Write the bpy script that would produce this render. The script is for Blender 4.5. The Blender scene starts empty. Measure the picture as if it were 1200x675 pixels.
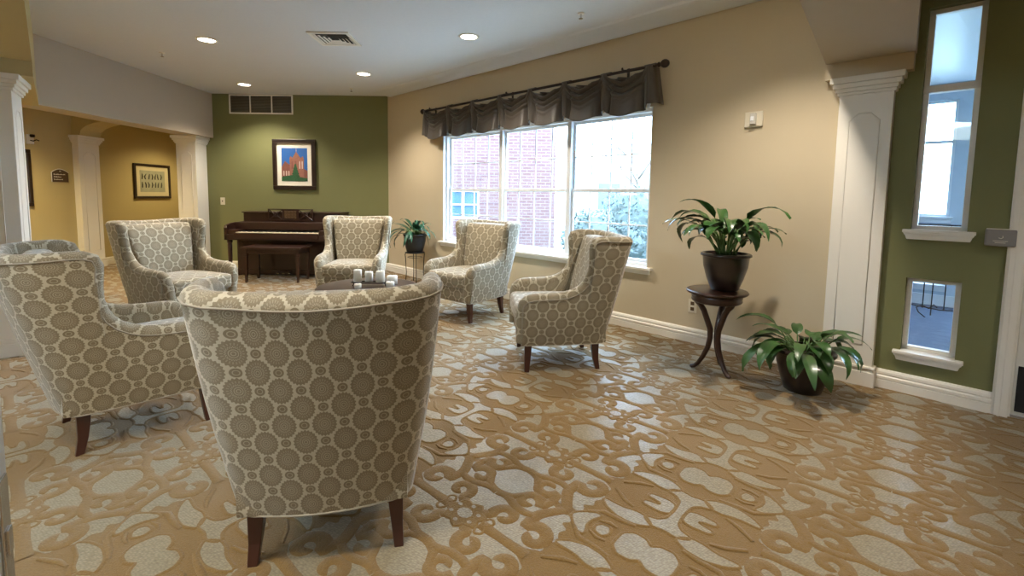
WORLD = 16
EXPO = 0.62
SPOT_E = [160,130,135,140, 140,105,115,130,80]
CORR_E = 190
LOBBY_E = 70

import bpy, math, random
from mathutils import Vector, Matrix, noise
random.seed(7)
PI = math.pi
S2 = math.sqrt(.5)
SC = bpy.context.scene
COL = SC.collection
RZ = -PI/4                       # the window wall runs along (1,-1)
CORNER = Vector((-1.974, 7.532, 0))
CEIL = 2.765

def wp(s, d, z):                 # window-wall frame: s along the wall from its far corner, d outwards, z up
    return Vector((CORNER.x + S2*(s+d), CORNER.y + S2*(d-s), z))

# ---------------------------------------------------------------- mesh builder
class MB:
    def __init__(self):
        self.v = []; self.f = []; self.m = []; self.uv = []; self.has_uv = False; self.M = None; self.sm = []
    def add(self, vs, fs, mi=0, uvs=None, smooth=False):
        b = len(self.v)
        for p in vs:
            p = Vector(p)
            if self.M is not None: p = self.M @ p
            self.v.append(p[:])
        for i, f in enumerate(fs):
            self.f.append([b+k for k in f]); self.m.append(mi); self.sm.append(smooth)
            if uvs is not None: self.uv.append(uvs[i]); self.has_uv = True
            else: self.uv.append(None)
    def box(self, x0, x1, y0, y1, z0, z1, mi=0):
        vs = [(x0,y0,z0),(x1,y0,z0),(x1,y1,z0),(x0,y1,z0),(x0,y0,z1),(x1,y0,z1),(x1,y1,z1),(x0,y1,z1)]
        self.add(vs, [(0,3,2,1),(4,5,6,7),(0,1,5,4),(1,2,6,5),(2,3,7,6),(3,0,4,7)], mi)
        return self
    def lathe(self, prof, cx=0, cy=0, n=32, mi=0, cap0=True, cap1=True):
        vs = []; fs = []
        for r, z in prof:
            for k in range(n):
                a = 2*PI*k/n; vs.append((cx+r*math.cos(a), cy+r*math.sin(a), z))
        for i in range(len(prof)-1):
            for k in range(n):
                fs.append((i*n+k, i*n+(k+1)%n, (i+1)*n+(k+1)%n, (i+1)*n+k))
        self.add(vs, fs, mi, smooth=True)
        b = len(self.v)-len(vs)
        if cap0: self.f.append([b+k for k in range(n)][::-1]); self.m.append(mi); self.uv.append(None); self.sm.append(False)
        if cap1: self.f.append([b+(len(prof)-1)*n+k for k in range(n)]); self.m.append(mi); self.uv.append(None); self.sm.append(False)
        return self
    def tube(self, pts, rad, n=8, mi=0, flat=1.0, closed=False, square=False):
        pts = [Vector(p) for p in pts]; N = len(pts)
        rads = rad if isinstance(rad, (list, tuple)) else [rad]*N
        vs = []; fs = []
        up = None
        for i in range(N):
            if closed: t = (pts[(i+1)%N]-pts[i-1]).normalized()
            else: t = (pts[min(i+1,N-1)]-pts[max(i-1,0)]).normalized()
            if up is None:
                up = Vector((0,0,1)) if abs(t.z) < .9 else Vector((1,0,0))
            a = t.cross(up)
            if a.length < 1e-6: a = t.orthogonal()
            a.normalize(); b2 = a.cross(t).normalized(); up = b2
            for k in range(n):
                th = 2*PI*k/n + (PI/4 if square else 0)
                vs.append(pts[i] + a*math.cos(th)*rads[i]*flat + b2*math.sin(th)*rads[i])
        M_ = N if closed else N-1
        for i in range(M_):
            for k in range(n):
                j = (i+1) % N
                fs.append((i*n+k, i*n+(k+1)%n, j*n+(k+1)%n, j*n+k))
        if not closed:
            fs.append(tuple(range(n))[::-1]); fs.append(tuple((N-1)*n+k for k in range(n)))
        self.add(vs, fs, mi, smooth=not square)
        return self
    def prism(self, poly, z0, z1, mi=0):          # poly in xy, extruded in z
        n = len(poly)
        vs = [(x,y,z0) for x,y in poly]+[(x,y,z1) for x,y in poly]
        fs = [tuple(range(n))[::-1], tuple(range(n,2*n))]+[(i,(i+1)%n,n+(i+1)%n,n+i) for i in range(n)]
        self.add(vs, fs, mi); return self
    def prism_y(self, poly, y0, y1, mi=0):        # poly in xz, extruded in y
        n = len(poly)
        vs = [(x,y0,z) for x,z in poly]+[(x,y1,z) for x,z in poly]
        fs = [tuple(range(n)), tuple(range(n,2*n))[::-1]]+[(i,n+i,n+(i+1)%n,(i+1)%n) for i in range(n)]
        self.add(vs, fs, mi); return self
    def grid(self, rows, mi=0, uvs=None, smooth=True, flip=False):
        nr = len(rows); nc = len(rows[0]); vs = [p for r in rows for p in r]; fs = []; uu = []
        for i in range(nr-1):
            for j in range(nc-1):
                q = [(i,j),(i,j+1),(i+1,j+1),(i+1,j)]
                if flip: q = q[::-1]
                fs.append(tuple(a*nc+b for a,b in q))
                if uvs: uu.append([uvs[a][b] for a,b in q])
        self.add(vs, fs, mi, uu if uvs else None, smooth); return self
    def rbox(self, cx, cy, cz, hx, hy, hz, r, bulge=(0,0,0), n=10, mi=0, fn=None, uv=False):
        # rounded, slightly bulging cushion
        h = (hx,hy,hz)
        for ax in range(3):
            for sg in (1,-1):
                a1, a2 = (ax+1)%3, (ax+2)%3
                rows = []; uvr = []
                for i in range(n+1):
                    row = []; ur = []
                    for j in range(n+1):
                        q = [0,0,0]; q[ax] = sg
                        q[a1] = math.sin((i/n*2-1)*PI/2*.92)/math.sin(PI/2*.92); q[a2] = math.sin((j/n*2-1)*PI/2*.92)/math.sin(PI/2*.92)
                        p = [q[k]*h[k] for k in range(3)]
                        c = [max(-(h[k]-r), min(h[k]-r, p[k])) for k in range(3)]
                        dv = Vector([p[k]-c[k] for k in range(3)])
                        if dv.length > 1e-9: dv = dv.normalized()*r
                        P = Vector(c)+dv
                        for k in range(3):
                            o1, o2 = (k+1)%3, (k+2)%3
                            P[k] += (P[k]/h[k])*bulge[k]*max(0,1-(P[o1]/h[o1])**2)*max(0,1-(P[o2]/h[o2])**2)
                        u_ = [P[a] for a in ((1,2) if ax==0 else (0,2) if ax==1 else (0,1))]
                        P = P+Vector((cx,cy,cz))
                        if fn: P = fn(P)
                        row.append(P); ur.append((u_[0]+.03*ax, u_[1]))
                    rows.append(row); uvr.append(ur)
                self.grid(rows, mi, uvr if uv else None, True, flip=(sg < 0))
        return self
    def build(self, name, mat, parent=None, bevel=0, smooth=None, loc=None, rotz=None, weld=False):
        me = bpy.data.meshes.new(name); me.from_pydata(self.v, [], self.f); 
        mats = mat if isinstance(mat, (list, tuple)) else [mat]
        for m in mats: me.materials.append(m)
        me.polygons.foreach_set('material_index', self.m)
        sm = self.sm if smooth is None else [smooth]*len(self.f)
        me.polygons.foreach_set('use_smooth', sm)
        if self.has_uv:
            l = me.uv_layers.new(name='UVMap'); k = 0; dat = [0.0]*(2*len(me.loops))
            for f, u in zip(self.f, self.uv):
                for i in range(len(f)):
                    if u: dat[2*k], dat[2*k+1] = u[i]
                    k += 1
            l.data.foreach_set('uv', dat)
        me.update()
        if weld:
            import bmesh
            bm = bmesh.new(); bm.from_mesh(me); bmesh.ops.remove_doubles(bm, verts=bm.verts, dist=1e-4); bm.to_mesh(me); bm.free()
        o = bpy.data.objects.new(name, me); COL.objects.link(o)
        if parent: o.parent = parent
        if loc is not None: o.location = loc
        if rotz is not None: o.rotation_euler = (0,0,rotz)
        if bevel:
            b = o.modifiers.new('bevel','BEVEL'); b.width = bevel; b.segments = 2; b.limit_method = 'ANGLE'; b.angle_limit = .6
        return o

def thing(name, label, cat, loc=(0,0,0), rotz=0, group=None):
    o = bpy.data.objects.new(name, None); COL.objects.link(o); o.empty_display_size = .1
    o.location = loc; o.rotation_euler = (0,0,rotz); tag(o, label, cat, group); return o
def tag(o, label, cat, group=None):
    o['label'] = label; o['category'] = cat
    if group: o['group'] = group
    return o
def struct(o): o['kind'] = 'structure'; return o
def copy_tree(o, parent=None):
    c = o.copy(); COL.objects.link(c)
    if parent: c.parent = parent
    for ch in [x for x in COL.objects if x.parent == o]: copy_tree(ch, c)
    return c

# ---------------------------------------------------------------- materials
def nmat(name):
    m = bpy.data.materials.new(name); m.use_nodes = True; nt = m.node_tree
    b = nt.nodes.get('Principled BSDF'); return m, nt, b
def math_(nt, op, a, b=None, c=None):
    n = nt.nodes.new('ShaderNodeMath'); n.operation = op
    for i, x in enumerate((a,b,c)):
        if x is None: continue
        if isinstance(x, (int,float)): n.inputs[i].default_value = x
        else: nt.links.new(x, n.inputs[i])
    return n.outputs[0]
def mixc(nt, fac, a, b):
    n = nt.nodes.new('ShaderNodeMix'); n.data_type = 'RGBA'
    def st(i, x):
        if isinstance(x, (tuple,list)): n.inputs[i].default_value = (*x, 1) if len(x)==3 else x
        elif isinstance(x, (int,float)): n.inputs[i].default_value = x
        else: nt.links.new(x, n.inputs[i])
    st(0, fac); st(6, a); st(7, b); return n.outputs[2]
def noise_(nt, scale, detail=2, vec=None, rough=.5):
    n = nt.nodes.new('ShaderNodeTexNoise'); n.inputs['Scale'].default_value = scale; n.inputs['Detail'].default_value = detail
    n.inputs['Roughness'].default_value = rough
    if vec is not None: nt.links.new(vec, n.inputs['Vector'])
    return n.outputs['Fac']
def coord(nt, kind='Object'):
    return nt.nodes.new('ShaderNodeTexCoord').outputs[kind]
def scaled(nt, vec, s):
    n = nt.nodes.new('ShaderNodeMapping'); n.inputs['Scale'].default_value = s; nt.links.new(vec, n.inputs['Vector']); return n.outputs[0]
def bump(nt, b, h, strength=.3, dist=.005):
    n = nt.nodes.new('ShaderNodeBump'); n.inputs['Strength'].default_value = strength; n.inputs['Distance'].default_value = dist
    nt.links.new(h, n.inputs['Height']); nt.links.new(n.outputs[0], b.inputs['Normal'])
def pmat(name, col, rough=.6, metal=0, var=.08, vscale=6, bscale=0, bstr=.2, bdist=.003, coat=0, spec=.5, sheen=0, stretch=None):
    m, nt, b = nmat(name); vec = coord(nt)
    if stretch: vec = scaled(nt, vec, stretch)
    n = noise_(nt, vscale, 3, vec)
    d = tuple(c*(1-var) for c in col); l = tuple(min(1,c*(1+var)) for c in col)
    nt.links.new(mixc(nt, n, d, l), b.inputs['Base Color'])
    b.inputs['Roughness'].default_value = rough; b.inputs['Metallic'].default_value = metal
    b.inputs['Coat Weight'].default_value = coat; b.inputs['Specular IOR Level'].default_value = spec
    b.inputs['Sheen Weight'].default_value = sheen
    if bscale: bump(nt, b, noise_(nt, bscale, 3, vec), bstr, bdist)
    return m
def emat(name, col, strength):
    m, nt, b = nmat(name); b.inputs['Base Color'].default_value = (*col,1)
    b.inputs['Emission Color'].default_value = (*col,1); b.inputs['Emission Strength'].default_value = strength; return m

M = {}
M['beige'] = pmat('beige_paint', (.56,.47,.325), .75, var=.02, bscale=90, bstr=.25, bdist=.002)
M['green'] = pmat('olive_green_paint', (.185,.187,.075), .7, var=.03, bscale=90, bstr=.3, bdist=.002)
M['taupe'] = pmat('taupe_paint', (.48,.405,.31), .75, var=.02, bscale=90, bstr=.25, bdist=.002)
M['yellow'] = pmat('yellow_beige_paint', (.52,.42,.20), .75, var=.02, bscale=90, bstr=.25, bdist=.002)
M['olive'] = pmat('corridor_ochre_paint', (.40,.31,.13), .75, var=.02, bscale=90, bstr=.25, bdist=.002)
M['ceil'] = pmat('ceiling_paint', (.68,.69,.71), .85, var=.03, vscale=30, bscale=120, bstr=.5, bdist=.004)
M['white'] = pmat('white_gloss_paint', (.80,.76,.68), .4, var=.02)
M['winwhite'] = pmat('white_window_vinyl', (.82,.84,.86), .35, var=.01)
M['daytintwall'] = pmat('daylight_tinted_wall', (.55,.64,.72), .7, var=.02)  # whitish lobby walls, the blue cast of daylight put into their colour
M['bluecarpet'] = pmat('slate_blue_carpet', (.05,.075,.12), .95, var=.35, vscale=60, bscale=300, bstr=.5)
M['wood'] = pmat('dark_walnut', (.040,.014,.008), .32, var=.35, vscale=9, coat=.3, stretch=(1,1,12))
M['pianowood'] = pmat('mahogany_veneer', (.030,.011,.007), .35, var=.35, vscale=7, coat=.25, stretch=(1,8,8))
M['legwood'] = pmat('espresso_leg_wood', (.055,.017,.010), .35, var=.3, vscale=10, coat=.2)
M['black'] = pmat('black_metal', (.012,.012,.012), .4, metal=.6)
M['bronze'] = pmat('oil_rubbed_bronze', (.030,.018,.013), .4, metal=.5)
M['pot'] = pmat('brown_glazed_pot', (.026,.015,.012), .28, var=.3, vscale=14, coat=.4)
M['potblack'] = pmat('charcoal_pot', (.018,.018,.018), .4)
M['soil'] = pmat('soil', (.03,.02,.012), .95, var=.5, vscale=60, bscale=80, bstr=1)
M['leaf'] = pmat('dark_green_leaf', (.030,.088,.018), .35, var=.55, vscale=9, coat=.15)
M['leafteal'] = pmat('deep_green_leaf', (.014,.085,.045), .3, var=.5, vscale=9, coat=.25)
M['stem'] = pmat('green_stem', (.08,.15,.04), .5)
M['valance'] = pmat('grey_brown_satin', (.062,.050,.040), .42, var=.12, vscale=60, bscale=300, bstr=.3, sheen=.15)
M['lining'] = pmat('white_lining', (.7,.75,.8), .8)
M['ivory'] = pmat('ivory_keys', (.75,.66,.48), .3)
M['brass'] = pmat('brass', (.65,.5,.28), .25, metal=1)
M['chrome'] = pmat('chrome', (.7,.7,.7), .2, metal=1)
M['wax'] = pmat('ivory_wax', (.82,.78,.68), .45, var=.03)
M['plastic'] = pmat('ivory_plastic', (.66,.60,.47), .4)
M['greyplastic'] = pmat('grey_brushed_cover', (.22,.20,.19), .45, var=.1)
M['dark'] = pmat('dark_void', (.008,.008,.008), .8)
M['slat'] = pmat('grille_slat', (.16,.14,.10), .5)
M['mat'] = pmat('picture_mat', (.80,.76,.66), .8)
M['frame'] = pmat('dark_picture_frame', (.020,.011,.008), .35, coat=.2)
M['gold'] = pmat('frame_gilt_edge', (.10,.06,.03), .4, metal=.3)
M['piping'] = pmat('chair_piping', (.33,.29,.225), .8)
M['signbrown'] = pmat('brown_plaque', (.085,.048,.026), .5)
M['doorwhite'] = pmat('white_door_paint', (.68,.66,.60), .45, var=.02)
M['concrete'] = pmat('outdoor_paving', (.55,.55,.54), .9, var=.1, vscale=3)
M['grass'] = pmat('winter_lawn', (.34,.36,.30), .95, var=.4, vscale=12)
M['bark'] = pmat('grey_bark', (.16,.13,.11), .9, var=.3, vscale=10)
M['shrub'] = pmat('shrub_leaf', (.055,.078,.068), .6, var=.5, vscale=14)
M['bluepane'] = pmat('blue_tinted_glass', (.05,.10,.17), .15)

def glass_mat():
    m = bpy.data.materials.new('clear_glass'); m.use_nodes = True; nt = m.node_tree; nt.nodes.clear()
    o = nt.nodes.new('ShaderNodeOutputMaterial'); t = nt.nodes.new('ShaderNodeBsdfTransparent'); g = nt.nodes.new('ShaderNodeBsdfGlossy')
    g.inputs['Roughness'].default_value = .02; t.inputs['Color'].default_value = (.96,.98,1,1)
    mx = nt.nodes.new('ShaderNodeMixShader'); lw = nt.nodes.new('ShaderNodeLayerWeight'); lw.inputs['Blend'].default_value = .5
    fr_ = math_(nt,'ADD', math_(nt,'MULTIPLY', math_(nt,'POWER', lw.outputs['Facing'], 5), .5), .05)
    nt.links.new(fr_, mx.inputs[0]); nt.links.new(t.outputs[0], mx.inputs[1]); nt.links.new(g.outputs[0], mx.inputs[2]); nt.links.new(mx.outputs[0], o.inputs[0]); return m
M['glass'] = glass_mat()

def fabric_mat():
    m, nt, b = nmat('medallion_upholstery'); uv = coord(nt, 'UV')
    sx = nt.nodes.new('ShaderNodeSeparateXYZ'); nt.links.new(uv, sx.inputs[0])
    A, B = .142, .122
    px = math_(nt,'DIVIDE', sx.outputs[0], A); py = math_(nt,'DIVIDE', sx.outputs[1], B)
    def cell(ox, oy):
        x = math_(nt,'MULTIPLY', math_(nt,'SUBTRACT', math_(nt,'FRACT', math_(nt,'ADD', px, ox+50)), .5), A)
        y = math_(nt,'MULTIPLY', math_(nt,'SUBTRACT', math_(nt,'FRACT', math_(nt,'ADD', py, oy+50)), .5), B)
        return x, y
    def dist(x, y, ky=1.0):
        yy = math_(nt,'MULTIPLY', y, ky)
        return math_(nt,'SQRT', math_(nt,'ADD', math_(nt,'MULTIPLY', x, x), math_(nt,'MULTIPLY', yy, yy)))
    def big(ox, oy):
        x, y = cell(ox, oy); d = dist(x, y); a = math_(nt,'ARCTAN2', y, x)
        pet = math_(nt,'MULTIPLY', math_(nt,'COSINE', math_(nt,'MULTIPLY', a, 22)), .0022)
        dd = math_(nt,'ADD', d, pet)
        disc = math_(nt,'LESS_THAN', dd, .0425)
        def ring(r, w, wob=0):
            q = math_(nt,'ABSOLUTE', math_(nt,'SUBTRACT', math_(nt,'ADD', d, math_(nt,'MULTIPLY', pet, wob)), r)); return math_(nt,'LESS_THAN', q, w)
        rings = math_(nt,'MAXIMUM', math_(nt,'MAXIMUM', ring(.0125,.0012), ring(.0205,.0013,1.0)), ring(.0060,.0012))
        spokes = math_(nt,'MULTIPLY', math_(nt,'GREATER_THAN', math_(nt,'COSINE', math_(nt,'MULTIPLY', a, 22)), .35), math_(nt,'MULTIPLY', math_(nt,'GREATER_THAN', d, .026), math_(nt,'LESS_THAN', d, .034)))
        rr = math_(nt,'MAXIMUM', rings, math_(nt,'MULTIPLY', spokes, .55))
        return math_(nt,'SUBTRACT', disc, math_(nt,'MULTIPLY', math_(nt,'MULTIPLY', rr, disc), .62))
    def small(ox, oy):
        x, y = cell(ox, oy); d = dist(x, y, 1.25)
        disc = math_(nt,'LESS_THAN', d, .0185); ring = math_(nt,'LESS_THAN', math_(nt,'ABSOLUTE', math_(nt,'SUBTRACT', d, .0095)), .0014)
        return math_(nt,'MULTIPLY', math_(nt,'SUBTRACT', disc, math_(nt,'MULTIPLY', ring, .6)), 1.12)
    f = math_(nt,'MAXIMUM', big(0,0), big(.5,.5)); g = math_(nt,'MAXIMUM', small(.5,0), small(0,.5))
    fac = math_(nt,'MAXIMUM', f, g)
    weave = noise_(nt, 420, 1, uv); weave2 = noise_(nt, 40, 2, uv)
    fac2 = math_(nt,'MULTIPLY', fac, math_(nt,'ADD', .80, math_(nt,'MULTIPLY', weave, .3)))
    gr = mixc(nt, weave, (.425,.37,.265), (.535,.475,.35))
    dk = mixc(nt, weave2, (.180,.142,.083), (.235,.188,.115))
    nt.links.new(mixc(nt, fac2, gr, dk), b.inputs['Base Color'])
    b.inputs['Roughness'].default_value = .75; b.inputs['Sheen Weight'].default_value = .35; b.inputs['Sheen Roughness'].default_value = .4
    bump(nt, b, math_(nt,'ADD', math_(nt,'MULTIPLY', weave, .5), math_(nt,'MULTIPLY', fac, -.6)), .25, .0015)
    return m
M['fabric'] = fabric_mat()

def carpet_mats():
    m, nt, b = nmat('carpet_golden_pile'); vec = coord(nt)
    n1 = noise_(nt, 150, 3, vec, .75); n2 = noise_(nt, 5, 3, vec)
    c = mixc(nt, n1, (.100,.053,.009), (.285,.167,.039)); c = mixc(nt, math_(nt,'MULTIPLY', n2, .35), c, (.145,.080,.016))
    nt.links.new(c, b.inputs['Base Color']); b.inputs['Roughness'].default_value = .95; b.inputs['Sheen Weight'].default_value = .25
    bump(nt, b, n1, .8, .004)
    m2, nt, b = nmat('carpet_woven_loop'); vec = coord(nt)
    mp = nt.nodes.new('ShaderNodeMapping'); mp.inputs['Rotation'].default_value = (0,0,RZ); mp.inputs['Scale'].default_value = (90,140,1); nt.links.new(vec, mp.inputs['Vector'])
    ck = nt.nodes.new('ShaderNodeTexVoronoi'); ck.inputs['Scale'].default_value = 1.0; ck.inputs['Randomness'].default_value = .55; nt.links.new(mp.outputs[0], ck.inputs['Vector'])
    mp2 = nt.nodes.new('ShaderNodeMapping'); mp2.inputs['Rotation'].default_value = (0,0,RZ); mp2.inputs['Scale'].default_value = (9,120,1); nt.links.new(vec, mp2.inputs['Vector'])
    st = noise_(nt, 1.0, 2, mp2.outputs[0])
    c = mixc(nt, ck.outputs['Distance'], (.34,.295,.20), (.12,.096,.055)); c = mixc(nt, math_(nt,'MULTIPLY', st, .5), c, (.25,.20,.12))
    nt.links.new(c, b.inputs['Base Color']); b.inputs['Roughness'].default_value = .42; b.inputs['Sheen Weight'].default_value = .5; b.inputs['Sheen Roughness'].default_value = .35
    bump(nt, b, ck.outputs['Distance'], .5, -.003)
    return m, m2
M['pile'], M['loop'] = carpet_mats()

def brick_mat():
    m, nt, b = nmat('red_brick'); vec = coord(nt, 'UV')
    br = nt.nodes.new('ShaderNodeTexBrick'); nt.links.new(vec, br.inputs['Vector'])
    br.inputs['Scale'].default_value = 1; br.inputs['Brick Width'].default_value = .26; br.inputs['Row Height'].default_value = .085; br.inputs['Mortar Size'].default_value = .010
    br.inputs['Color1'].default_value = (.095,.042,.042,1); br.inputs['Color2'].default_value = (.118,.060,.058,1); br.inputs['Mortar'].default_value = (.155,.13,.128,1)
    nt.links.new(br.outputs['Color'], b.inputs['Base Color']); b.inputs['Roughness'].default_value = .9; return m
M['brick'] = brick_mat()

# ---------------------------------------------------------------- carpet repeat (v across, u along), traced patch outlines
def inflate(P, d):
    n = len(P); out = []
    ar = sum(P[i][0]*P[(i+1)%n][1]-P[(i+1)%n][0]*P[i][1] for i in range(n))
    sg = 1 if ar > 0 else -1
    for i in range(n):
        a, b = P[i-1], P[(i+1)%n]; tx, ty = b[0]-a[0], b[1]-a[1]; l = math.hypot(tx,ty) or 1
        out.append((P[i][0]+sg*ty/l*d, P[i][1]-sg*tx/l*d))
    return out
def chaikin(P, k=2):
    for it in range(k):
        Q = []; e = .16 if it == 0 else .25
        for i in range(len(P)):
            a, b = P[i], P[(i + 1) % len(P)]
            Q += [(a[0]*(1-e)+b[0]*e, a[1]*(1-e)+b[1]*e), (a[0]*e+b[0]*(1-e), a[1]*e+b[1]*(1-e))]
        P = Q
    return P
PV, PU = .6175, .2925
# (v, u) outlines of the light woven patches, one quarter of the repeat
FULL = [   # shapes lying across v = 0 (centre u given) : mirrored in v only by construction
    ([(0,.035),(.03,.062),(.075,.064),(.105,.035),(.105,-.035),(.075,-.064),(.03,-.062),(0,-.035),(-.03,-.062),(-.075,-.064),(-.105,-.035),(-.105,.035),(-.075,.064),(-.03,.062)], 0),
    ([(.012,PU),(.018,PU-.07),(.045,PU-.1),(.09,PU-.112),(.05,PU-.14),(0,PU-.13),(-.05,PU-.14),(-.09,PU-.112),(-.045,PU-.1),(-.018,PU-.07),(-.012,PU),(-.018,PU+.07),(-.045,PU+.1),(-.09,PU+.112),(-.05,PU+.14),(0,PU+.13),(.05,PU+.14),(.09,PU+.112),(.045,PU+.1),(.018,PU+.07)], 0),
]
AX = [    # shapes lying across u = 0 : given whole, mirrored in v
    [(.148,0),(.16,.026),(.188,.02),(.2,0),(.188,-.02),(.16,-.026)],
    [(.218,.064),(.248,.062),(.312,0),(.248,-.062),(.218,-.064),(.238,-.02),(.238,.02)],
    [(.505,0),(.56,.028),(PV,.062),(PV+.0575,.028),(PV+.1125,0),(PV+.0575,-.028),(PV,-.062),(.56,-.028)],
]
AXH = [   # shapes across u = PU
    [(.03,PU-.03),(.06,PU-.042),(.13,PU-.036),(.135,PU-.022),(.075,PU-.012),(.075,PU+.012),(.135,PU+.022),(.13,PU+.036),(.06,PU+.042),(.03,PU+.03)],
    [(.40,PU),(.43,PU-.024),(.465,PU-.018),(.485,PU),(.465,PU+.018),(.43,PU+.024)],
    [(.575,PU-.028),(PV,PU-.036),(.66,PU-.028),(.672,PU),(.66,PU+.028),(PV,PU+.036),(.575,PU+.028),(.563,PU)],
]
Q4 = [    # quarter shapes: mirrored in both
    [(.05,.145),(.1,.115),(.17,.112),(.23,.135),(.268,.168),(.2,.165),(.17,.168),(.13,.18),(.09,.178)],
    [(.268,.20),(.285,.243),(.325,.258),(.37,.24),(.385,.205),(.36,.2),(.352,.222),(.322,.23),(.298,.205)],
    [(.275,.115),(.285,.165),(.33,.165),(.372,.15),(.41,.175),(.435,.215),(.458,.25),(.478,.225),(.45,.175),(.405,.13),(.39,.09),(.398,.04),(.365,.062),(.355,.11),(.315,.095)],
    [(.435,.045),(.445,.088),(.5,.1),(.555,.075),(.57,.05),(.54,.055),(.505,.07),(.475,.06),(.485,.04),(.51,.034),(.5,.018),(.455,.02)],
    [(.51,.175),(.525,.118),(.575,.118),(.598,.145),(.59,.18),(.545,.188)],
    [(.46,.118),(.48,.13),(.495,.112),(.475,.1)],
    [(.535,.232),(.575,.222),(.588,.235),(.55,.245)],
    [(.175,.225),(.22,.215),(.235,.235),(.215,.262),(.185,.25)],
    [(.495,.262),(.512,.25),(.525,.27),(.51,.288)],
]
def cell_shapes():
    out = []
    for P, _ in FULL: out.append(chaikin(P))
    for P in AX: 
        out.append(chaikin(P))
        if max(q[0] for q in P) < PV + .05: out.append(chaikin([(-v, u) for v, u in P][::-1]))
    for P in AXH:
        out.append(chaikin(P))
        if max(q[0] for q in P) < PV: out.append(chaikin([(-v, u) for v, u in P][::-1]))
    for P in Q4:
        for a in (1, -1):
            for b in (1, -1):
                R = [(a*v, b*u) for v, u in P]
                out.append(chaikin(R if a*b > 0 else R[::-1]))
    return out

# light ground of the scroll zone (one quarter), and the golden scrolls that lie on it
ZONE = [(.305,.022),(.345,.034),(.39,.014),(.44,.0),(PV-.002,.0),(PV,.0),(PV,.002),(PV,PU),(.46,PU),(.42,.276),(.36,.287),(.312,.262),(.272,.24),(.287,.20),(.260,.165),(.286,.125),(.270,.095),(.308,.075),(.285,.045)]
def spiral(cx, cy, r0, r1, a0, a1, tail=(), w0=.012, w1=.026, n=18):
    pts = []; ws = []
    for i in range(n+1):
        t = i/n; a = math.radians(a0+(a1-a0)*t); r = r0+(r1-r0)*t**.9
        pts.append((cx+r*math.cos(a), cy+r*math.sin(a))); ws.append(w0+(w1-w0)*t)
    if tail:
        P = [pts[-2], pts[-1]]+list(tail); m = len(tail)
        for k in range(1, len(P)-1):
            p0, p1, p2, p3 = P[k-1], P[k], P[k+1], P[min(k+2, len(P)-1)]
            for j in range(1, 5):
                t = j/4; q = [.5*((2*p1[c])+(-p0[c]+p2[c])*t+(2*p0[c]-5*p1[c]+4*p2[c]-p3[c])*t*t+(-p0[c]+3*p1[c]-3*p2[c]+p3[c])*t**3) for c in (0,1)]
                pts.append(tuple(q)); ws.append(w1*(1-.30*((k-1)*4+j)/(4*m)))
    return pts, ws
STROKES = [
    spiral(.340,.205,.016,.062,0,330,[(.398,.160),(.402,.105),(.372,.05),(.335,.0)], .026,.040),
    spiral(.482,.064,.014,.056,150,-170,[(.415,.02),(.40,-.02)], .024,.034),
    spiral(.492,.196,.014,.054,60,330+60,[(.56,.24),(.60,.27)], .024,.034),
    ([(.525,.045),(.55,.085),(.585,.10),(PV,.105)],[.020,.026,.026,.026]),
    ([(.415,.118),(.45,.128),(.50,.125),(.55,.105),(.585,.10)],[.022,.024,.026,.024,.022]),
    ([(.30,.2925),(.36,.2925),(.42,PU),(.53,PU)],[.030,.028,.026,.034]),
]
STROKES += [([(.09,.102),(.15,.094),(.22,.092),(.27,.05)],[.010,.016,.016,.010]), ([(.15,.20),(.20,.218),(.262,.262)],[.008,.014,.010]), ([(.135,.045),(.17,.05),(.208,.036)],[.006,.012,.006])]
MED = []
for k in range(28):
    a = 2*PI*k/28; r = .082+.012*math.cos(7*a)
    MED.append((PV+r*math.cos(a), PU+r*.82*math.sin(a)))
MEDL = [[(PV+.034*math.cos(2*PI*k/10), PU+.028*math.sin(2*PI*k/10)) for k in range(10)]]
for k in range(6):
    a = PI/6+2*PI*k/6; MEDL.append([(PV+.060*math.cos(a)+.011*math.cos(2*PI*j/6), PU+.049*math.sin(a)+.009*math.sin(2*PI*j/6)) for j in range(6)])
def ribbon(pts, ws):
    L = []; R = []; n = len(pts)
    for i in range(n):
        a, b = pts[max(i-1,0)], pts[min(i+1,n-1)]; tx, ty = b[0]-a[0], b[1]-a[1]; l = math.hypot(tx,ty) or 1
        nx, ny = -ty/l*ws[i]*.77, tx/l*ws[i]*.77
        L.append((pts[i][0]+nx, pts[i][1]+ny)); R.append((pts[i][0]-nx, pts[i][1]-ny))
    return L, R
def cell_light():
    out = []
    for P, _ in FULL: out.append(chaikin(P))
    for P in AX[:2]+AXH[:1]:
        out.append(chaikin(P)); out.append(chaikin([(-v, u) for v, u in P][::-1]))
    for P in (Q4[0], Q4[8]):
        for a in (1,-1):
            for b in (1,-1):
                R = [(a*v, b*u) for v, u in P]; out.append(chaikin(R if a*b > 0 else R[::-1]))
    return out
def cell_zone():
    return [[(a*v, b*u) for v, u in chaikin(ZONE, 1)] for a in (1,-1) for b in (1,-1)]

# ================================================================ SETTING
WALLM = Matrix.Translation(CORNER) @ Matrix.Rotation(RZ, 4, 'Z')
def wall_boxes(name, mat, s0, s1, holes, z1=CEIL, th=.16, d0=0):
    """wall in the window-wall frame with rectangular holes (s0,s1,z0,z1)"""
    b = MB(); b.M = WALLM
    ss = sorted({s0, s1} | {h[0] for h in holes} | {h[1] for h in holes}); 
    for a, c in zip(ss, ss[1:]):
        hs = sorted([h for h in holes if h[0] <= a+1e-6 and h[1] >= c-1e-6], key=lambda h: h[2]); z = 0
        for h in hs:
            if h[2] > z: b.box(a, c, d0, d0+th, z, h[2])
            z = h[3]
        if z < z1: b.box(a, c, d0, d0+th, z, z1)
    return struct(b.build(name, mat))

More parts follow.
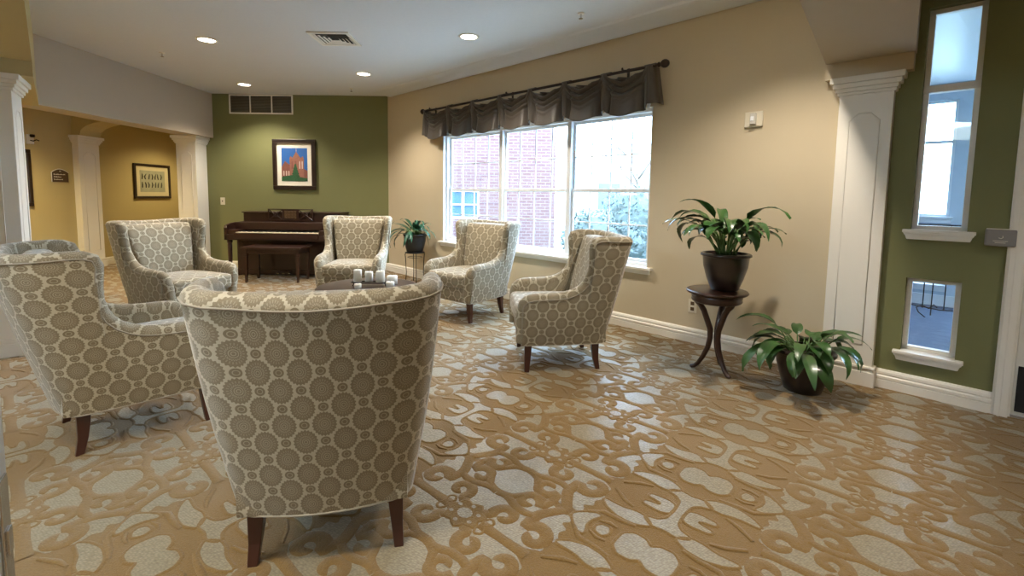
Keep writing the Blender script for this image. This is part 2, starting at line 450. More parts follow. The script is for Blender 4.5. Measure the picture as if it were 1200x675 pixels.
WIN = (1.44, 4.565, .60, 2.06)
TALL = (6.402, 6.662, 1.065, 2.43)
LOW = (6.402, 6.662, .275, .757)
wall_boxes('wall_right', M['beige'], -.02, 6.10, [WIN])
wall_boxes('wall_front_right', M['green'], 6.10, 6.86, [TALL, LOW])
wall_boxes('wall_far_right', M['beige'], 6.86, 10.5, [(6.90, 7.82, 0, 2.08)])
struct(MB().box(-4.87, -1.974, 7.532, 7.68, 0, CEIL).build('wall_back', M['green']))
struct(MB().box(-6.86, -6.70, -3.6, 10.3, 0, 2.5).build('wall_left', M['yellow']))
struct(MB().box(-6.70, -4.72, 10.15, 10.3, 0, 2.5).build('wall_corridor_end', M['olive']))
struct(MB().box(-4.87, -4.72, 7.68, 10.15, 0, 2.5).build('wall_corridor_right', M['olive']))
struct(MB().box(-6.86, 5.6, -3.75, -3.6, 0, CEIL+.02).build('wall_front', M['beige']))
struct(MB().box(5.45, 5.6, -3.6, .107, 0, CEIL+.02).build('wall_near_right', M['beige']))

# ceilings
cb = MB(); cb.prism([(-4.73,4.77),(-3.53,3.54),(-3.53,-3.6),(5.6,-3.6),(5.6,.107),(-1.85,7.66),(-4.73,7.66)], CEIL, CEIL+.1)
struct(cb.build('ceiling', M['ceil']))
cb = MB(); cb.prism([(-6.86,-3.6),(-3.60,-3.6),(-3.60,3.50),(-4.78,4.72),(-4.9,4.9),(-4.9,10.3),(-6.86,10.3)], 2.36, 2.44)
struct(cb.build('ceiling_corridor', M['yellow']))
# small dropped strip where the ceiling meets the window wall
tb = MB(); tb.M = WALLM
prof = [(-.015,CEIL),(-.33,CEIL),(-.31,CEIL-.012),(-.20,CEIL-.016),(-.06,CEIL-.03),(-.015,CEIL-.03)]
tb.add([(0.10,y,z) for y,z in prof]+[(5.9,y,z) for y,z in prof], [(0,1,2,3,4,5),(11,10,9,8,7,6)]+[(i,6+i,6+(i+1)%6,(i+1)%6) for i in range(6)])
struct(tb.build('trim_1', M['ceil']))

# floor: golden pile with the woven patches let into it
def in_room(x, y):
    if x+y > 5.558+.05: return False
    if y > 7.55: return -6.72 < x < -4.86 and y < 10.2
    return x > -6.75
fb = MB()
fb.add([(-6.86,-3.6,0),(5.6,-3.6,0),(5.6,.107,0),(-1.90,7.60,0),(-4.8,7.60,0),(-4.8,10.3,0),(-6.86,10.3,0)], [tuple(range(7))], 0)
TH = math.radians(48.0); UX, UY = math.cos(TH), math.sin(TH); VX, VY = -UY, UX
CELL = [inflate(P, .001) for P in cell_light()]
RIM1 = [inflate(P, .006) for P in CELL]; RIM2 = [inflate(P, .014) for P in CELL]
ZON = cell_zone()
def area2(P): return sum(P[i][0]*P[(i+1)%len(P)][1]-P[(i+1)%len(P)][0]*P[i][1] for i in range(len(P)))
for iu in range(-26, 26):
    for iv in range(-12, 12):
        ou, ov = iu*.585 - .004, iv*1.235
        cx, cy = .88+ou*UX+ov*VX, 1.99+ou*UY+ov*VY
        if cx < -8.2 or cx > 5.2 or cy < -.4 or cy > 11 or cx+cy > 6.8: continue
        near = math.hypot(cx, cy) < 5.4
        def W(Q, z): return [(.88+(ou+u)*UX+(ov+v)*VX, 1.99+(ou+u)*UY+(ov+v)*VY, z) for v, u in Q]
        def inside_(P):
            mv = sum(p[0] for p in P)/len(P)+ov; mu = sum(p[1] for p in P)/len(P)+ou
            x, y = .88+mu*UX+mv*VX, 1.99+mu*UY+mv*VY
            return in_room(x, y) and y > .3
        def flat(P, z, mi):          # (v,u) -> world reverses the winding
            n = len(P); fb.add(W(P, z), [tuple(range(n)) if area2(P) < 0 else tuple(range(n))[::-1]], mi)
        for P in ZON:
            if inside_(P): flat(P, .0012 if near else .002, 1)
        for P, A1, A2 in zip(CELL, RIM1, RIM2):
            if not inside_(P): continue
            flat(P, .0020 if near else .003, 1)
            if near:
                n = len(P); vs = W(P, .0020)+W(A1, .0048)+W(A2, .0002); fs = []; ccw = area2(P) < 0
                for i in range(n):
                    j = (i+1) % n
                    for a in (0, 1):
                        q = (a*n+i, a*n+j, (a+1)*n+j, (a+1)*n+i); fs.append(q[::-1] if ccw else q)
                fb.add(vs, fs, 0, smooth=True)
        for a in (1, -1):
            for b in (1, -1):
                for k, (pts, ws) in enumerate(STROKES):
                    Q = [(a*v, b*u) for v, u in pts]
                    if not inside_(Q) or (b < 0 and min(u for v, u in pts) > PU-.012): continue
                    L, R = ribbon(Q, ws); rows = []
                    h = .0026+.00015*k
                    for i in range(len(L)):
                        row = []
                        for t, z in ((0,.0010),(.05,h*.93),(.5,h*1.05),(.95,h*.93),(1,.0010)) if near else ((0,.003),(.5,.006),(1,.003)):
                            row.append(W([(L[i][0]*(1-t)+R[i][0]*t, L[i][1]*(1-t)+R[i][1]*t)], z)[0])
                        rows.append(row)
                    fb.grid(rows, 0)
        for sv in (1,):
            P = [(sv*v, u) for v, u in MED]
            if inside_(P):
                flat(P, .0045, 0); n = len(P); o2 = W(inflate(P, .008), .0010); vs = W(P, .0045)+o2
                fb.add(vs, [(i,(i+1)%n,n+(i+1)%n,n+i) for i in range(n)], 0, smooth=True)
                for Q in MEDL: flat([(sv*v, u) for v, u in Q], .0050, 1)
struct(fb.build('floor', [M['pile'], M['loop']]))

# baseboards: stepped profile, swept along straight runs
BP = [(0,0),(.020,0),(.020,.055),(.016,.060),(.022,.066),(.022,.082),(.014,.090),(.018,.098),(.016,.112),(.008,.124),(0,.128)]
def baseboard(name, p0, p1, h=1.0, mat='white'):
    p0 = Vector((*p0,0)); p1 = Vector((*p1,0)); t = (p1-p0).normalized(); n = Vector((t.y,-t.x,0))   # room lies to the right of the run
    b = MB(); k = len(BP); vs = [p+n*a+Vector((0,0,c*h)) for p in (p0,p1) for a,c in BP]
    b.add(vs, [(i,i+1,k+i+1,k+i) for i in range(k-1)]+[tuple(range(k))[::-1], tuple(range(k,2*k))])
    return struct(b.build(name, M[mat]))
w2 = lambda s, d=0: wp(s, d, 0)[:2]
baseboard('baseboard_right', w2(0), w2(5.95))
baseboard('baseboard_front_right', w2(6.285), w2(6.835))
baseboard('baseboard_back', (-4.78,7.532), (-1.974,7.532))
baseboard('baseboard_left', (-6.70,-3.4), (-6.70,7.22)); baseboard('baseboard_corridor', (-6.70,7.62), (-6.70,10.15))
baseboard('baseboard_far_right', w2(7.87), w2(10.4))

# headers --------------------------------------------------------
hb = MB(); hb.box(-5.06, -4.73, 4.62, 7.532, 2.08, CEIL)
struct(hb.build('trim_2', M['taupe']))                                   # long dropped header on the left
hb = MB(); hb.prism([(-4.73,4.77),(-3.53,3.54),(-3.80,3.27),(-5.06,4.56),(-5.06,4.77)], 2.17, CEIL)
hb.prism([(-4.72,4.77),(-3.52,3.53),(-3.78,3.28),(-5.0,4.50)], 2.062, 2.172)
struct(hb.build('trim_3', M['yellow']))
hb = MB(); hb.prism([(-3.53,3.54),(-1.29,1.26),(-1.83,.70),(-4.30,2.78)], 2.17, CEIL)
struct(hb.build('trim_4', M['yellow']))
a0 = wp(5.89,-.08,0); a1 = wp(6.36,-.08,0)
e0 = a0.lerp(Vector((1.318,2.268,0)), 2.4); e1 = a1.lerp(Vector((1.861,2.25,0)), 2.4)
hb = MB(); hb.prism([a0[:2], e0[:2], e1[:2], a1[:2], wp(6.36,.0,0)[:2], wp(5.89,.0,0)[:2]], 2.17, CEIL)
struct(hb.build('trim_5', M['taupe']))
hb = MB(); hb.M = WALLM; hb.box(5.89, 6.355, -.078, 0, 2.062, 2.168)
struct(hb.build('trim_6', M['beige']))
# arched header crossing the corridor
pts = [(-6.70,2.36),(-6.70,2.06),(-6.58,2.06)]
for k in range(13):
    a = k/12*PI; pts.append((-5.79-.79*math.cos(a), 2.06+.25*math.sin(a)**.8))
pts += [(-5.0,2.06),(-5.0,2.36)]
struct(MB().prism_y(pts, 7.24, 7.60).build('trim_7', M['yellow']))

# columns and pilasters -----------------------------------------
def column(label, loc, rotz, w, t, h, sides=('front',), group=None):
    """box column, local x = width, local -y = face, origin at the centre of its foot"""
    c = thing('column', label, 'column', loc, rotz, group)
    b = MB(); b.box(-w/2, w/2, -t/2, t/2, 0, h-.02)
    fr = -t/2
    o = b.build('shaft', M['white'], c, bevel=.003)
    def panel(M_, hw):
        b = MB(); b.M = M_
        z0, z1, i, ch = .28, h-.24, hw*.56, hw*.34
        poly = [(-i,z0),(i,z0),(i,z1-ch),(i-ch,z1),(-i+ch,z1),(-i,z1-ch)]
        b.tube([(x,0,z) for x,z in poly], .0028, 8, closed=True, flat=2.0)
        b.build('panel_moulding', M['white'], c)
    if 'front' in sides: panel(Matrix.Translation((0,fr,0)), w/2)
    if 'right' in sides: panel(Matrix.Translation((w/2,0,0)) @ Matrix.Rotation(PI/2,4,'Z'), t/2)
    b = MB()
    for z0,z1,e in ((h-.115,h-.095,.012),(h-.095,h-.07,.022),(h-.07,h-.04,.036),(h-.04,h,.052)):
        b.box(-w/2-e, w/2+e, -t/2-e, t/2+e, z0, z1)
    b.build('capital', M['white'], c, bevel=.004)
    b = MB()
    for z0,z1,e in ((0,.10,.018),(.10,.118,.011),(.118,.138,.016)): b.box(-w/2-e, w/2+e, -t/2-e, t/2+e, z0, z1)
    b.build('plinth', M['white'], c, bevel=.004)
    return c
column('white pilaster with arched panel against the window wall, left of the tall narrow window', wp(6.125,-.012,0), RZ, .292, .10, 2.062)
p = Vector((-3.625,3.46,0)); e1v = Vector((-S2,-S2,0)); e2v = Vector((-S2,S2,0))
rz_ = PI/4-.13; xh = Vector((math.cos(rz_),math.sin(rz_),0)); yh = Vector((-math.sin(rz_),math.cos(rz_),0))
column('large white panelled column at the left edge, behind the nearest left armchair', Vector((-3.615,3.46,0))-xh*.19+yh*.17, rz_, .38, .34, 2.062, sides=('front','right'))
column('white panelled pilaster on the yellow corridor wall, between brown plaque and landscape picture', (-6.655,7.415,0), PI/2, .36, .10, 2.06)
column('white column where the corridor opening meets the olive green piano wall', (-4.99,7.39,0), 0, .30, .26, 2.08)

# main window ----------------------------------------------------
def in_wall(name='x', mat=None, parent=None): b = MB(); return b
win = bpy.data.objects.new('window_1', None); COL.objects.link(win); win.location = CORNER; win.rotation_euler = (0,0,RZ); struct(win)
s0, s1, z0, z1 = WIN; zm = 1.306
b = MB(); D0, D1 = .085, .135
b.box(s0, s0+.035, D0-.04, D1, z0, z1); b.box(s1-.035, s1, D0-.04, D1, z0, z1); b.box(s0, s1, D0-.04, D1, z1-.035, z1); b.box(s0, s1, D0-.04, D1, z0, z0+.03)
for x in (2.53, 3.575): b.box(x-.028, x+.028, D0-.03, D1, z0, z1)
b.build('window_frame', M['winwhite'], win, bevel=.003)
b = MB()
b.box(s0-.001, s0+.012, 0.002, D0-.02, z0, z1); b.box(s1-.012, s1+.001, 0.002, D0-.02, z0, z1)
b.build('jamb_lining', M['winwhite'], win)
b = MB(); b.box(s0-.06, s1+.055, -.05, .05, z0-.024, z0+.002); b.box(s0-.04, s1+.035, -.018, 0, z0-.065, z0-.024)
b.build('window_sill', M['white'], win, bevel=.004)
for (a, c) in ((s0+.035, 2.502), (2.558, 3.547), (3.603, s1-.035)):
    for (q0, q1, dd) in ((z0+.03, zm+.018, 0), (zm-.018, z1-.035, .018)):
        b = MB(); t = .026; y0, y1 = D0+dd, D0+dd+.022
        b.box(a, a+t, y0, y1, q0, q1); b.box(c-t, c, y0, y1, q0, q1); b.box(a+t, c-t, y0, y1, q0, q0+t+.004); b.box(a+t, c-t, y0, y1, q1-t-.004, q1)
        for k in (1,2,3):
            x = a+(c-a)*k/4; b.box(x-.006, x+.006, y0+.006, y1-.004, q0+t, q1-t)
        zc = (q0+q1)/2; b.box(a+t, c-t, y0+.007, y1-.005, zc-.006, zc+.006)
        sh = b.build('window_sash', M['winwhite'], win, bevel=.002)
        b = MB(); b.box(a+t, c-t, y0+.010, y0+.013, q0+t, q1-t); b.build('window_glass', M['glass'], sh)

# two narrow interior windows in the green wall -------------------
def narrow(name, H, rails):
    w = bpy.data.objects.new(name, None); COL.objects.link(w); w.location = CORNER; w.rotation_euler = (0,0,RZ); struct(w)
    s0, s1, z0, z1 = H; b = MB(); t = .028
    b.box(s0, s0+t, .055, .10, z0, z1); b.box(s1-t, s1, .055, .10, z0, z1); b.box(s0, s1, .055, .10, z0, z0+t); b.box(s0, s1, .055, .10, z1-t, z1)
    for r in rails: b.box(s0, s1, .045, .10, r-.022, r+.022); b.box(s0, s1, .035, .05, r-.022, r-.01)
    b.build('window_frame', M['white'], w, bevel=.002)
    b = MB(); b.box(s0+t, s1-t, .075, .079, z0+t, z1-t); b.build('window_glass', M['glass'], w)
    b = MB(); b.box(s0-.038, s1+.04, -.045, .055, z0-.016, z0+.004)
    pr = [(s0-.03,z0-.016),(s1+.032,z0-.016),(s1+.018,z0-.058),(s0-.016,z0-.058)]
    b.prism_y(pr, -.030, 0); b.prism_y([(s0-.034,z0-.016),(s1+.036,z0-.016),(s1+.030,z0-.030),(s0-.028,z0-.030)], -.038, 0)
    b.build('window_sill', M['white'], w, bevel=.003)
narrow('window_2', TALL, [1.945]); narrow('window_3', LOW, [])

# door at the right ------------------------------------------------
dr = bpy.data.objects.new('door_1', None); COL.objects.link(dr); dr.location = CORNER; dr.rotation_euler = (0,0,RZ); struct(dr)
b = MB(); b.box(6.835, 6.905, -.022, .0, 0, 2.15); b.box(6.845, 6.872, -.030, -.02, 0, 2.14); b.box(7.815, 7.885, -.022, 0, 0, 2.15); b.box(6.835, 7.885, -.022, 0, 2.08, 2.15)
b.box(6.90, 6.915, 0, .16, 0, 2.08); b.box(7.805, 7.82, 0, .16, 0, 2.08); b.box(6.90, 7.82, 0, .16, 2.065, 2.08)
b.build('door_casing', M['white'], dr, bevel=.003)
b = MB(); b.box(6.917, 7.803, .03, .07, .01, 2.063)
for q0, q1 in ((.40,.95),(1.10,1.9)):
    for x0, x1 in ((7.02,7.33),(7.40,7.71)): b.tube([(x0,.03,q0),(x1,.03,q0),(x1,.03,q1),(x0,.03,q1)], .012, 6, closed=True)
lf = b.build('door_leaf', M['doorwhite'], dr, bevel=.003)
MB().box(6.930, 7.79, .024, .03, .035, .305).build('kick_plate', M['dark'], lf, bevel=.002)
b = MB(); b.lathe([(.012,0),(.012,.05),(.028,.055),(.03,.075),(.02,.09)], 0, 0, 16)
kb = b.build('door_knob', M['brass'], lf); kb.location = (7.73, .03, 1.0); kb.rotation_euler = (PI/2,0,0)

# open door leaf next to the camera on the left
d2 = bpy.data.objects.new('door_2', None); COL.objects.link(d2); struct(d2)
d2.location = (-.486, .435, 0); d2.rotation_euler = (0,0,math.radians(214))
# local x: from latch edge back to the hinge, local y: thickness
b = MB(); b.box(0, .86, 0, .042, .008, 2.03); lf = b.build('door_leaf', M['doorwhite'], d2, bevel=.003)
b = MB(); b.box(-.0025, .0, .010, .032, .86, .98); b.box(-.0045, -.002, .015, .027, .905, .93)
b.build('latch_plate', M['chrome'], lf, bevel=.001)

# ceiling and wall fittings of the room ---------------------------

# ================================================================ WING CHAIRS
def lerp(a, b, t): return a+(b-a)*t
def plan(p, z):
    """outer plan of the chair's left half at height z; p 0 = front of arm, 1 = middle of back"""
    k = (z-.2)/.8
    xf = .305; wf = .312+.05*max(0,min(1,(z-.2)/.4))+.012*max(0,k-.5)
    xb = -.305-.170*k-.04*k*k; wb = .285+.108*k; r = .085+.11*max(0,k); rx = r*1.0
    if p <= .5:
        t = p/.5; x = lerp(xf, xb+rx, t)
        return Vector((x, lerp(wf, wb, t**1.2)+.012*math.sin(PI*t), z))
    if p <= .65:
        a = (p-.5)/.15*PI/2
        return Vector((xb+rx-rx*math.sin(a), wb-r+r*math.cos(a), z))
    t = (p-.65)/.35; y = lerp(wb-r, 0, t)
    return Vector((xb-.026*(1-(1-t)**2), y, z))
def pnorm(p, z):
    e = 1e-3; a = plan(max(0,p-e), z); b = plan(min(1,p+e), z); t = (b-a); n = Vector((t.y*-1, t.x, 0)).normalized()
    # inward: towards the seat
    c = Vector((-.0, 0, z))-plan(p, z); c.z = 0
    if n.dot(c) < 0: n = -n
    if p > .97: n = Vector((1,0,0))
    return n
OUT = [(0,.215),(0,.29),(0,.36),(0,.42),(.004,.465),(.014,.497),(.035,.518),(.07,.528),(.11,.531),(.17,.532),(.23,.536),(.285,.546),(.33,.565),(.37,.595),(.398,.635),(.413,.685),(.418,.74),(.414,.80),(.405,.855),(.398,.90),(.403,.928),(.425,.940),(.455,.943),(.49,.941),(.53,.938),(.57,.935),(.61,.932),(.66,.929),(.75,.925),(.87,.922),(1,.920)]
PB = [0,.006,.012,.018,.025,.035,.05,.075,.11,.165,.22,.27,.31,.34,.362,.38,.395,.408,.42,.432,.444,.458,.475,.50,.535,.57,.61,.66,.75,.87,1]
SPL = 12
def arcu(p):
    L = 0; 
    return (.305-plan(min(p,.5), .6).x) + (0 if p <= .5 else .22*min(1,(p-.5)/.15)) + (0 if p <= .65 else (p-.65)/.35*.25)
def thick(i):
    p, z = OUT[i]
    if i <= 11: return .088
    if i <= 16: return lerp(.088, .068, (i-11)/5)
    if i <= 22: return .068
    return lerp(.068, .082, min(1,(i-22)/6))
def shell_columns(side):
    cols = []; rim = []
    Op = [plan(p, z) for p, z in OUT]; N = len(OUT)
    for i, (pt, zt) in enumerate(OUT):
        pb = PB[i]; col = []; uvc = []
        W = 9
        for w in range(W+1):
            t = w/W; p = lerp(pb, pt, t**.9); z = lerp(.2, zt, t)
            P = plan(p, z); P += pnorm(p, z)*(-.012*math.sin(PI*t)) ; col.append(P); uvc.append((arcu(p), z))
        n = pnorm(pt, zt); th = thick(i)
        O = col[-1]; I = O+n*th
        a = Op[max(i-1,0)]; b = Op[min(i+1,N-1)]; tan = (b-a).normalized()
        d = tan.cross(n)
        if d.length < .1: d = Vector((1,0,0))
        d.normalize(); rr = th*.5
        for k in range(1, 8):
            th_ = PI*k/8
            P = (O+I)/2+(O-I)/2*math.cos(th_)+d*rr*math.sin(th_)
            col.append(P); uu, vv = uvc[W]; dl = th*1.25*k/8
            uvc.append((uu-d.x*dl, vv+max(d.z,0)*dl) if i < SPL+8 else (uu, vv+dl))
        base = uvc[-1]
        for w in range(0, 7):
            t = 1-w/6*(1 if zt > .35 else .2); zl = max(.30, 0); z = lerp(min(.30, zt-.01), zt, t); p = lerp(pb, pt, (z-.2)/(max(zt-.2,.02)) if zt > .25 else 1)
            P = plan(p, z)+pnorm(p, z)*th; col.append(P); uvc.append((base[0], base[1]+(zt-z)))
        if side < 0:
            col = [Vector((q.x,-q.y,q.z)) for q in col]; uvc = [(.071*9-u+.05, v) for u, v in uvc]
            pass
        cols.append((col, uvc)); rim.append(O if side > 0 else Vector((O.x,-O.y,O.z)))
    return cols, rim
def make_wing_chair():
    root = bpy.data.objects.new('wing_chair', None); COL.objects.link(root); root.empty_display_size = .1
    L, rl = shell_columns(1); R, rr = shell_columns(-1)
    # outer back: mirrored half meets at p = 1; give the right half continuing UVs
    umid = L[-1][1][0][0]
    def shift(c): return [(2*umid-(.071*9+.05-u), v) for u, v in c]
    R = [(c, shift(u)) for c, u in R]
    # arms
    for C_, nm in ((L,'l'),(R,'r')):
        rows = [c for c, u in C_[:SPL+1]]; uvr = [u for c, u in C_[:SPL+1]]
        b = MB(); b.grid(rows, 0, uvr, True, flip=(nm == 'l')); b.build('arm', M['fabric'], root)
    rows = [c for c, u in L[SPL:]]+[c for c, u in R[SPL:-1][::-1]]; uvr = [u for c, u in L[SPL:]]+[u for c, u in R[SPL:-1][::-1]]
    b = MB(); b.grid(rows, 0, uvr, True, flip=True); bk = b.build('backrest', M['fabric'], root)
    # padded inner back between the wings
    def lean(P):
        z = P.z; k = (z-.2)/.8; x = P.x-.305-.170*k-.04*k*k+.150
        w = 1+.30*(z-.70)/.5
        return Vector((x-.25*(P.y*w)**2*0+.05*(abs(P.y)/.3)**2, P.y*w, z))
    b = MB(); b.rbox(0, 0, .675, .055, .262, .262, .035, (.03,0,.004), 12, fn=lean, uv=True)
    b.build('back_cushion', M['fabric'], bk)
    # seat cushion, slightly wider in front
    def seatf(P):
        k = (P.x+.22)/.56; return Vector((P.x, P.y*(.90+.14*k), P.z))
    b = MB(); b.rbox(.055, 0, .405, .285, .262, .068, .035, (.012,0,.022), 14, fn=seatf, uv=True)
    b.build('seat_cushion', M['fabric'], root)
    def basef(P):
        k = (P.x+.29)/.6; return Vector((P.x, P.y*(.93+.10*k), P.z))
    b = MB(); b.rbox(0, 0, .27, .310, .292, .072, .012, (0,0,0), 6, fn=basef, uv=True)
    b.build('seat_frame', M['fabric'], root)
    # piping along the outer seams and under the hem
    b = MB()
    off = lambda P, c: P
    path = [q for q in rl[1:]]+[q for q in rr[1:-1][::-1]]
    path = [q+Vector(((q.x+.05)*.006, q.y*.006, 0)) for q in path]
    b.tube(path, .0034, 6)
    hem = [plan(k/30, .2) for k in range(31)]; hem = hem+[Vector((q.x,-q.y,q.z)) for q in hem[:-1][::-1]]
    b.tube(hem, .0036, 6, closed=True)
    b.build('piping', M['piping'], root)
    for sx, sy in ((1,1),(1,-1),(-1,1),(-1,-1)):
        b = MB()
        if sx > 0: pts = [(.255,.262*sy,.22),(.257,.266*sy,.14),(.260,.273*sy,.07),(.264,.282*sy,.0)]; rad = [.036,.032,.027,.022]
        else: pts = [(-.236,.226*sy,.22),(-.237,.228*sy,.15),(-.243,.232*sy,.075),(-.258,.238*sy,.0)]; rad = [.038,.034,.027,.022]
        b.tube([pts[0]]+pts, [rad[0]]+rad, 4, square=True)
        b = MB(); n = len(pts); vs = []
        for (x,y,z), r in zip(pts, rad):
            r *= .72; vs += [(x-r,y-r,z),(x+r,y-r,z),(x+r,y+r,z),(x-r,y+r,z)]
        fs = [(0,1,2,3),((n-1)*4+3,(n-1)*4+2,(n-1)*4+1,(n-1)*4)]
        for i in range(n-1):
            for k in range(4): fs.append((i*4+k,(i+1)*4+k,(i+1)*4+(k+1)%4,i*4+(k+1)%4))
        b.add(vs, fs); b.build('leg', M['legwood'], root, bevel=.003)
    return root
proto = make_wing_chair()
CH = [(-.675,1.784,102.4,'patterned wing armchair in the foreground seen squarely from behind, nearest of the six'),
      (-2.034,2.473,49.0,'patterned wing armchair at far left, angled, beside the big white column'),
      (-3.06,4.30,-22.0,'patterned wing armchair facing right, in front of the corridor opening'),
      (-1.80,5.34,-84.0,'patterned wing armchair facing the camera, just in front of the piano'),
      (-.44,4.87,230.4,'patterned wing armchair below the window, beside the iron plant stand'),
      (.358,3.548,185.0,'patterned wing armchair turned to the left in side view, rightmost of the six')]
for i, (x, y, a, lab) in enumerate(CH):
    o = proto if i == 0 else copy_tree(proto)
    o.location = (x, y, 0); o.rotation_euler = (0, 0, math.radians(a))
    tag(o, lab, 'armchair', 'wing armchairs set in a circle')

# ================================================================ PIANO AND BENCH
pn = thing('upright_piano', 'dark mahogany spinet piano with lattice music desk against the green wall', 'piano', (-3.345, 7.08, 0))
W = pn
def bxs(name, par, lst, mat='pianowood', bevel=.004):
    b = MB()
    for q in lst: b.box(*q)
    return b.build(name, M[mat], par, bevel=bevel)
bxs('case', pn, [(-.72,.72,-.14,.42,.02,.60),(-.73,.73,.06,.43,.60,.93),(-.72,-.69,-.15,.42,.0,.58),(.69,.72,-.15,.42,0,.58),(-.70,.70,-.155,-.14,.10,.50),(-.70,.70,-.15,-.13,.02,.09)])
bxs('lid', pn, [(-.745,.745,.035,.44,.925,.945)])
bxs('key_bed', pn, [(-.735,.735,-.42,-.10,.555,.635),(-.60,.60,-.435,-.42,.575,.66)])
for sx in (-1,1):
    b = MB(); x0, x1 = (-.80,-.625) if sx < 0 else (.625,.80)
    x0, x1 = (-.745,-.705) if sx < 0 else (.705,.745)
    pr = [(-.42,.555),(.06,.555),(.06,.80),(-.30,.79),(-.40,.765),(-.42,.73)]
    vs = [(x0,y,z) for y,z in pr]+[(x1,y,z) for y,z in pr]; n = 6
    b.add(vs, [tuple(range(n))[::-1], tuple(range(n,2*n))]+[(i,(i+1)%n,n+(i+1)%n,n+i) for i in range(n)])
    b.build('cheek', M['pianowood'], pn, bevel=.004)
    bxs('key_block', pn, [(-.705,-.592,-.40,-.20,.635,.70)] if sx < 0 else [(.592,.705,-.40,-.20,.635,.70)])
bxs('fallboard', pn, [(-.705,.705,-.20,-.18,.69,.785),(-.735,.735,-.20,.06,.78,.798)])
kb = bxs('keyboard', pn, [(-.59+i*1.18/52+.0006,-.59+(i+1)*1.18/52-.0006,-.40,-.19,.637,.668) for i in range(52)], 'ivory', 0)
bl = []
for i in range(51):
    if i % 7 in (0,2,3,5,6): bl.append((-.59+(i+1)*1.18/52-.006,-.59+(i+1)*1.18/52+.006,-.33,-.19,.668,.680))
bxs('black_keys', kb, bl, 'black', 0)
for sx in (-1,1):
    b = MB(); b.lathe([(.018,0),(.020,.02),(.016,.03),(.028,.30),(.032,.48),(.026,.50),(.036,.52),(.036,.556)], sx*.70, -.36, 8); b.build('leg', M['pianowood'], pn)
b = MB()   # music desk: frame, centre panel, crossed lattice each side
Y0, Y1 = .02, .035
for q in ((-.34,.34,Y0,Y1,.815,.828),(-.34,.34,Y0,Y1,.978,.992),(-.34,-.325,Y0,Y1,.815,.992),(.325,.34,Y0,Y1,.815,.992),(-.125,-.11,Y0,Y1,.815,.992),(.11,.125,Y0,Y1,.815,.992)): b.box(*q)
for a, c in ((-.325,-.125),(.125,.325)):
    for u, v in (((a,.828),(c,.978)),((a,.978),(c,.828))): b.tube([(u[0],.028,u[1]),(v[0],.028,v[1])], .008, 4)
    b.tube([((a+c)/2+.03*math.cos(t*PI/6),.028,.903+.03*math.sin(t*PI/6)) for t in range(12)], .006, 4, closed=True)
b.box(-.11,.11,.022,.034,.828,.978)
md = b.build('music_desk', M['pianowood'], pn, bevel=.002)
b = MB(); b.box(-.09,.09,.018,.024,.845,.965)
for k in range(4):
    for j in range(3): b.box(-.085+k*.048, -.085+k*.048+.026, .012, .0185, .85+j*.042, .85+j*.042+.022)
b.build('carved_panel', M['gold'], md, bevel=.003)
for k in range(3):
    b = MB(); x = -.08+k*.08; b.tube([(x,-.15,.075),(x,-.20,.072),(x,-.235,.055),(x,-.25,.05)], [.008,.009,.014,.016], 8, flat=1.3); b.build('pedal', M['chrome'], pn)
bn = thing('piano_bench', 'dark wooden bench with slim square legs in front of the piano', 'bench', (-3.285, 6.555, 0))
bxs('bench_top', bn, [(-.41,.41,-.20,.20,.465,.492)]); bxs('apron', bn, [(-.375,.375,-.17,-.155,.40,.465),(-.375,.375,.155,.17,.40,.465),(-.375,-.36,-.17,.17,.40,.465),(.36,.375,-.17,.17,.40,.465)])
for sx in (-1,1):
    for sy in (-1,1):
        b = MB(); x, y = sx*.355, sy*.155
        vs = []
        for z, r in ((0,.013),(.36,.021),(.365,.026),(.385,.026),(.39,.021),(.465,.021)): vs += [(x-r,y-r,z),(x+r,y-r,z),(x+r,y+r,z),(x-r,y+r,z)]
        fs = [(3,2,1,0),(20,21,22,23)]
        for i in range(5):
            for k in range(4): fs.append((i*4+k,i*4+(k+1)%4,(i+1)*4+(k+1)%4,(i+1)*4+k))
        b.add(vs, fs); b.build('leg', M['pianowood'], bn)

# ================================================================ PICTURES, GRILLE, SWITCH ON THE GREEN WALL
fr = thing('framed_picture', 'dark framed picture of a red brick tower under blue sky, above the piano', 'picture', (-3.455, 7.532, 1.285))
def frame_ring(x0, x1, z0, z1, w, y0, y1):
    b = MB(); b.box(x0, x1, y0, y1, z0, z0+w); b.box(x0, x1, y0, y1, z1-w, z1); b.box(x0, x0+w, y0, y1, z0+w, z1-w); b.box(x1-w, x1, y0, y1, z0+w, z1-w); return b
frame_ring(-.34,.34,0,.79,.058,-.035,0).build('frame', M['frame'], fr, bevel=.006)
frame_ring(-.284,.284,.056,.734,.008,-.037,-.004).build('inner_edge', M['gold'], fr, bevel=.002)
MB().box(-.28,.28,-.012,-.004,.06,.73).build('mat_board', M['mat'], fr)
pic = MB(); Y = -.0135
sky_m = pmat('print_blue_sky', (.015,.11,.38), .6, var=.15, vscale=3); br_m = pmat('print_brick', (.27,.11,.075), .6, var=.3, vscale=30); sh_m = pmat('print_shaded_brick', (.20,.07,.05), .6, var=.3, vscale=30)
tr_m = pmat('print_evergreen', (.02,.085,.03), .6, var=.5, vscale=40); st_m = pmat('print_stone', (.55,.42,.36), .6)
def quadp(poly, mi, dy=0): 
    vs = [(x, Y-dy, z) for x, z in poly]; pic.add(vs, [tuple(range(len(poly)))], mi)
quadp([(-.205,.135),(.205,.135),(.205,.655),(-.205,.655)], 0)
quadp([(-.205,.135),(-.205,.35),(-.15,.45),(-.09,.40),(-.06,.40),(-.06,.135)], 2, .001)
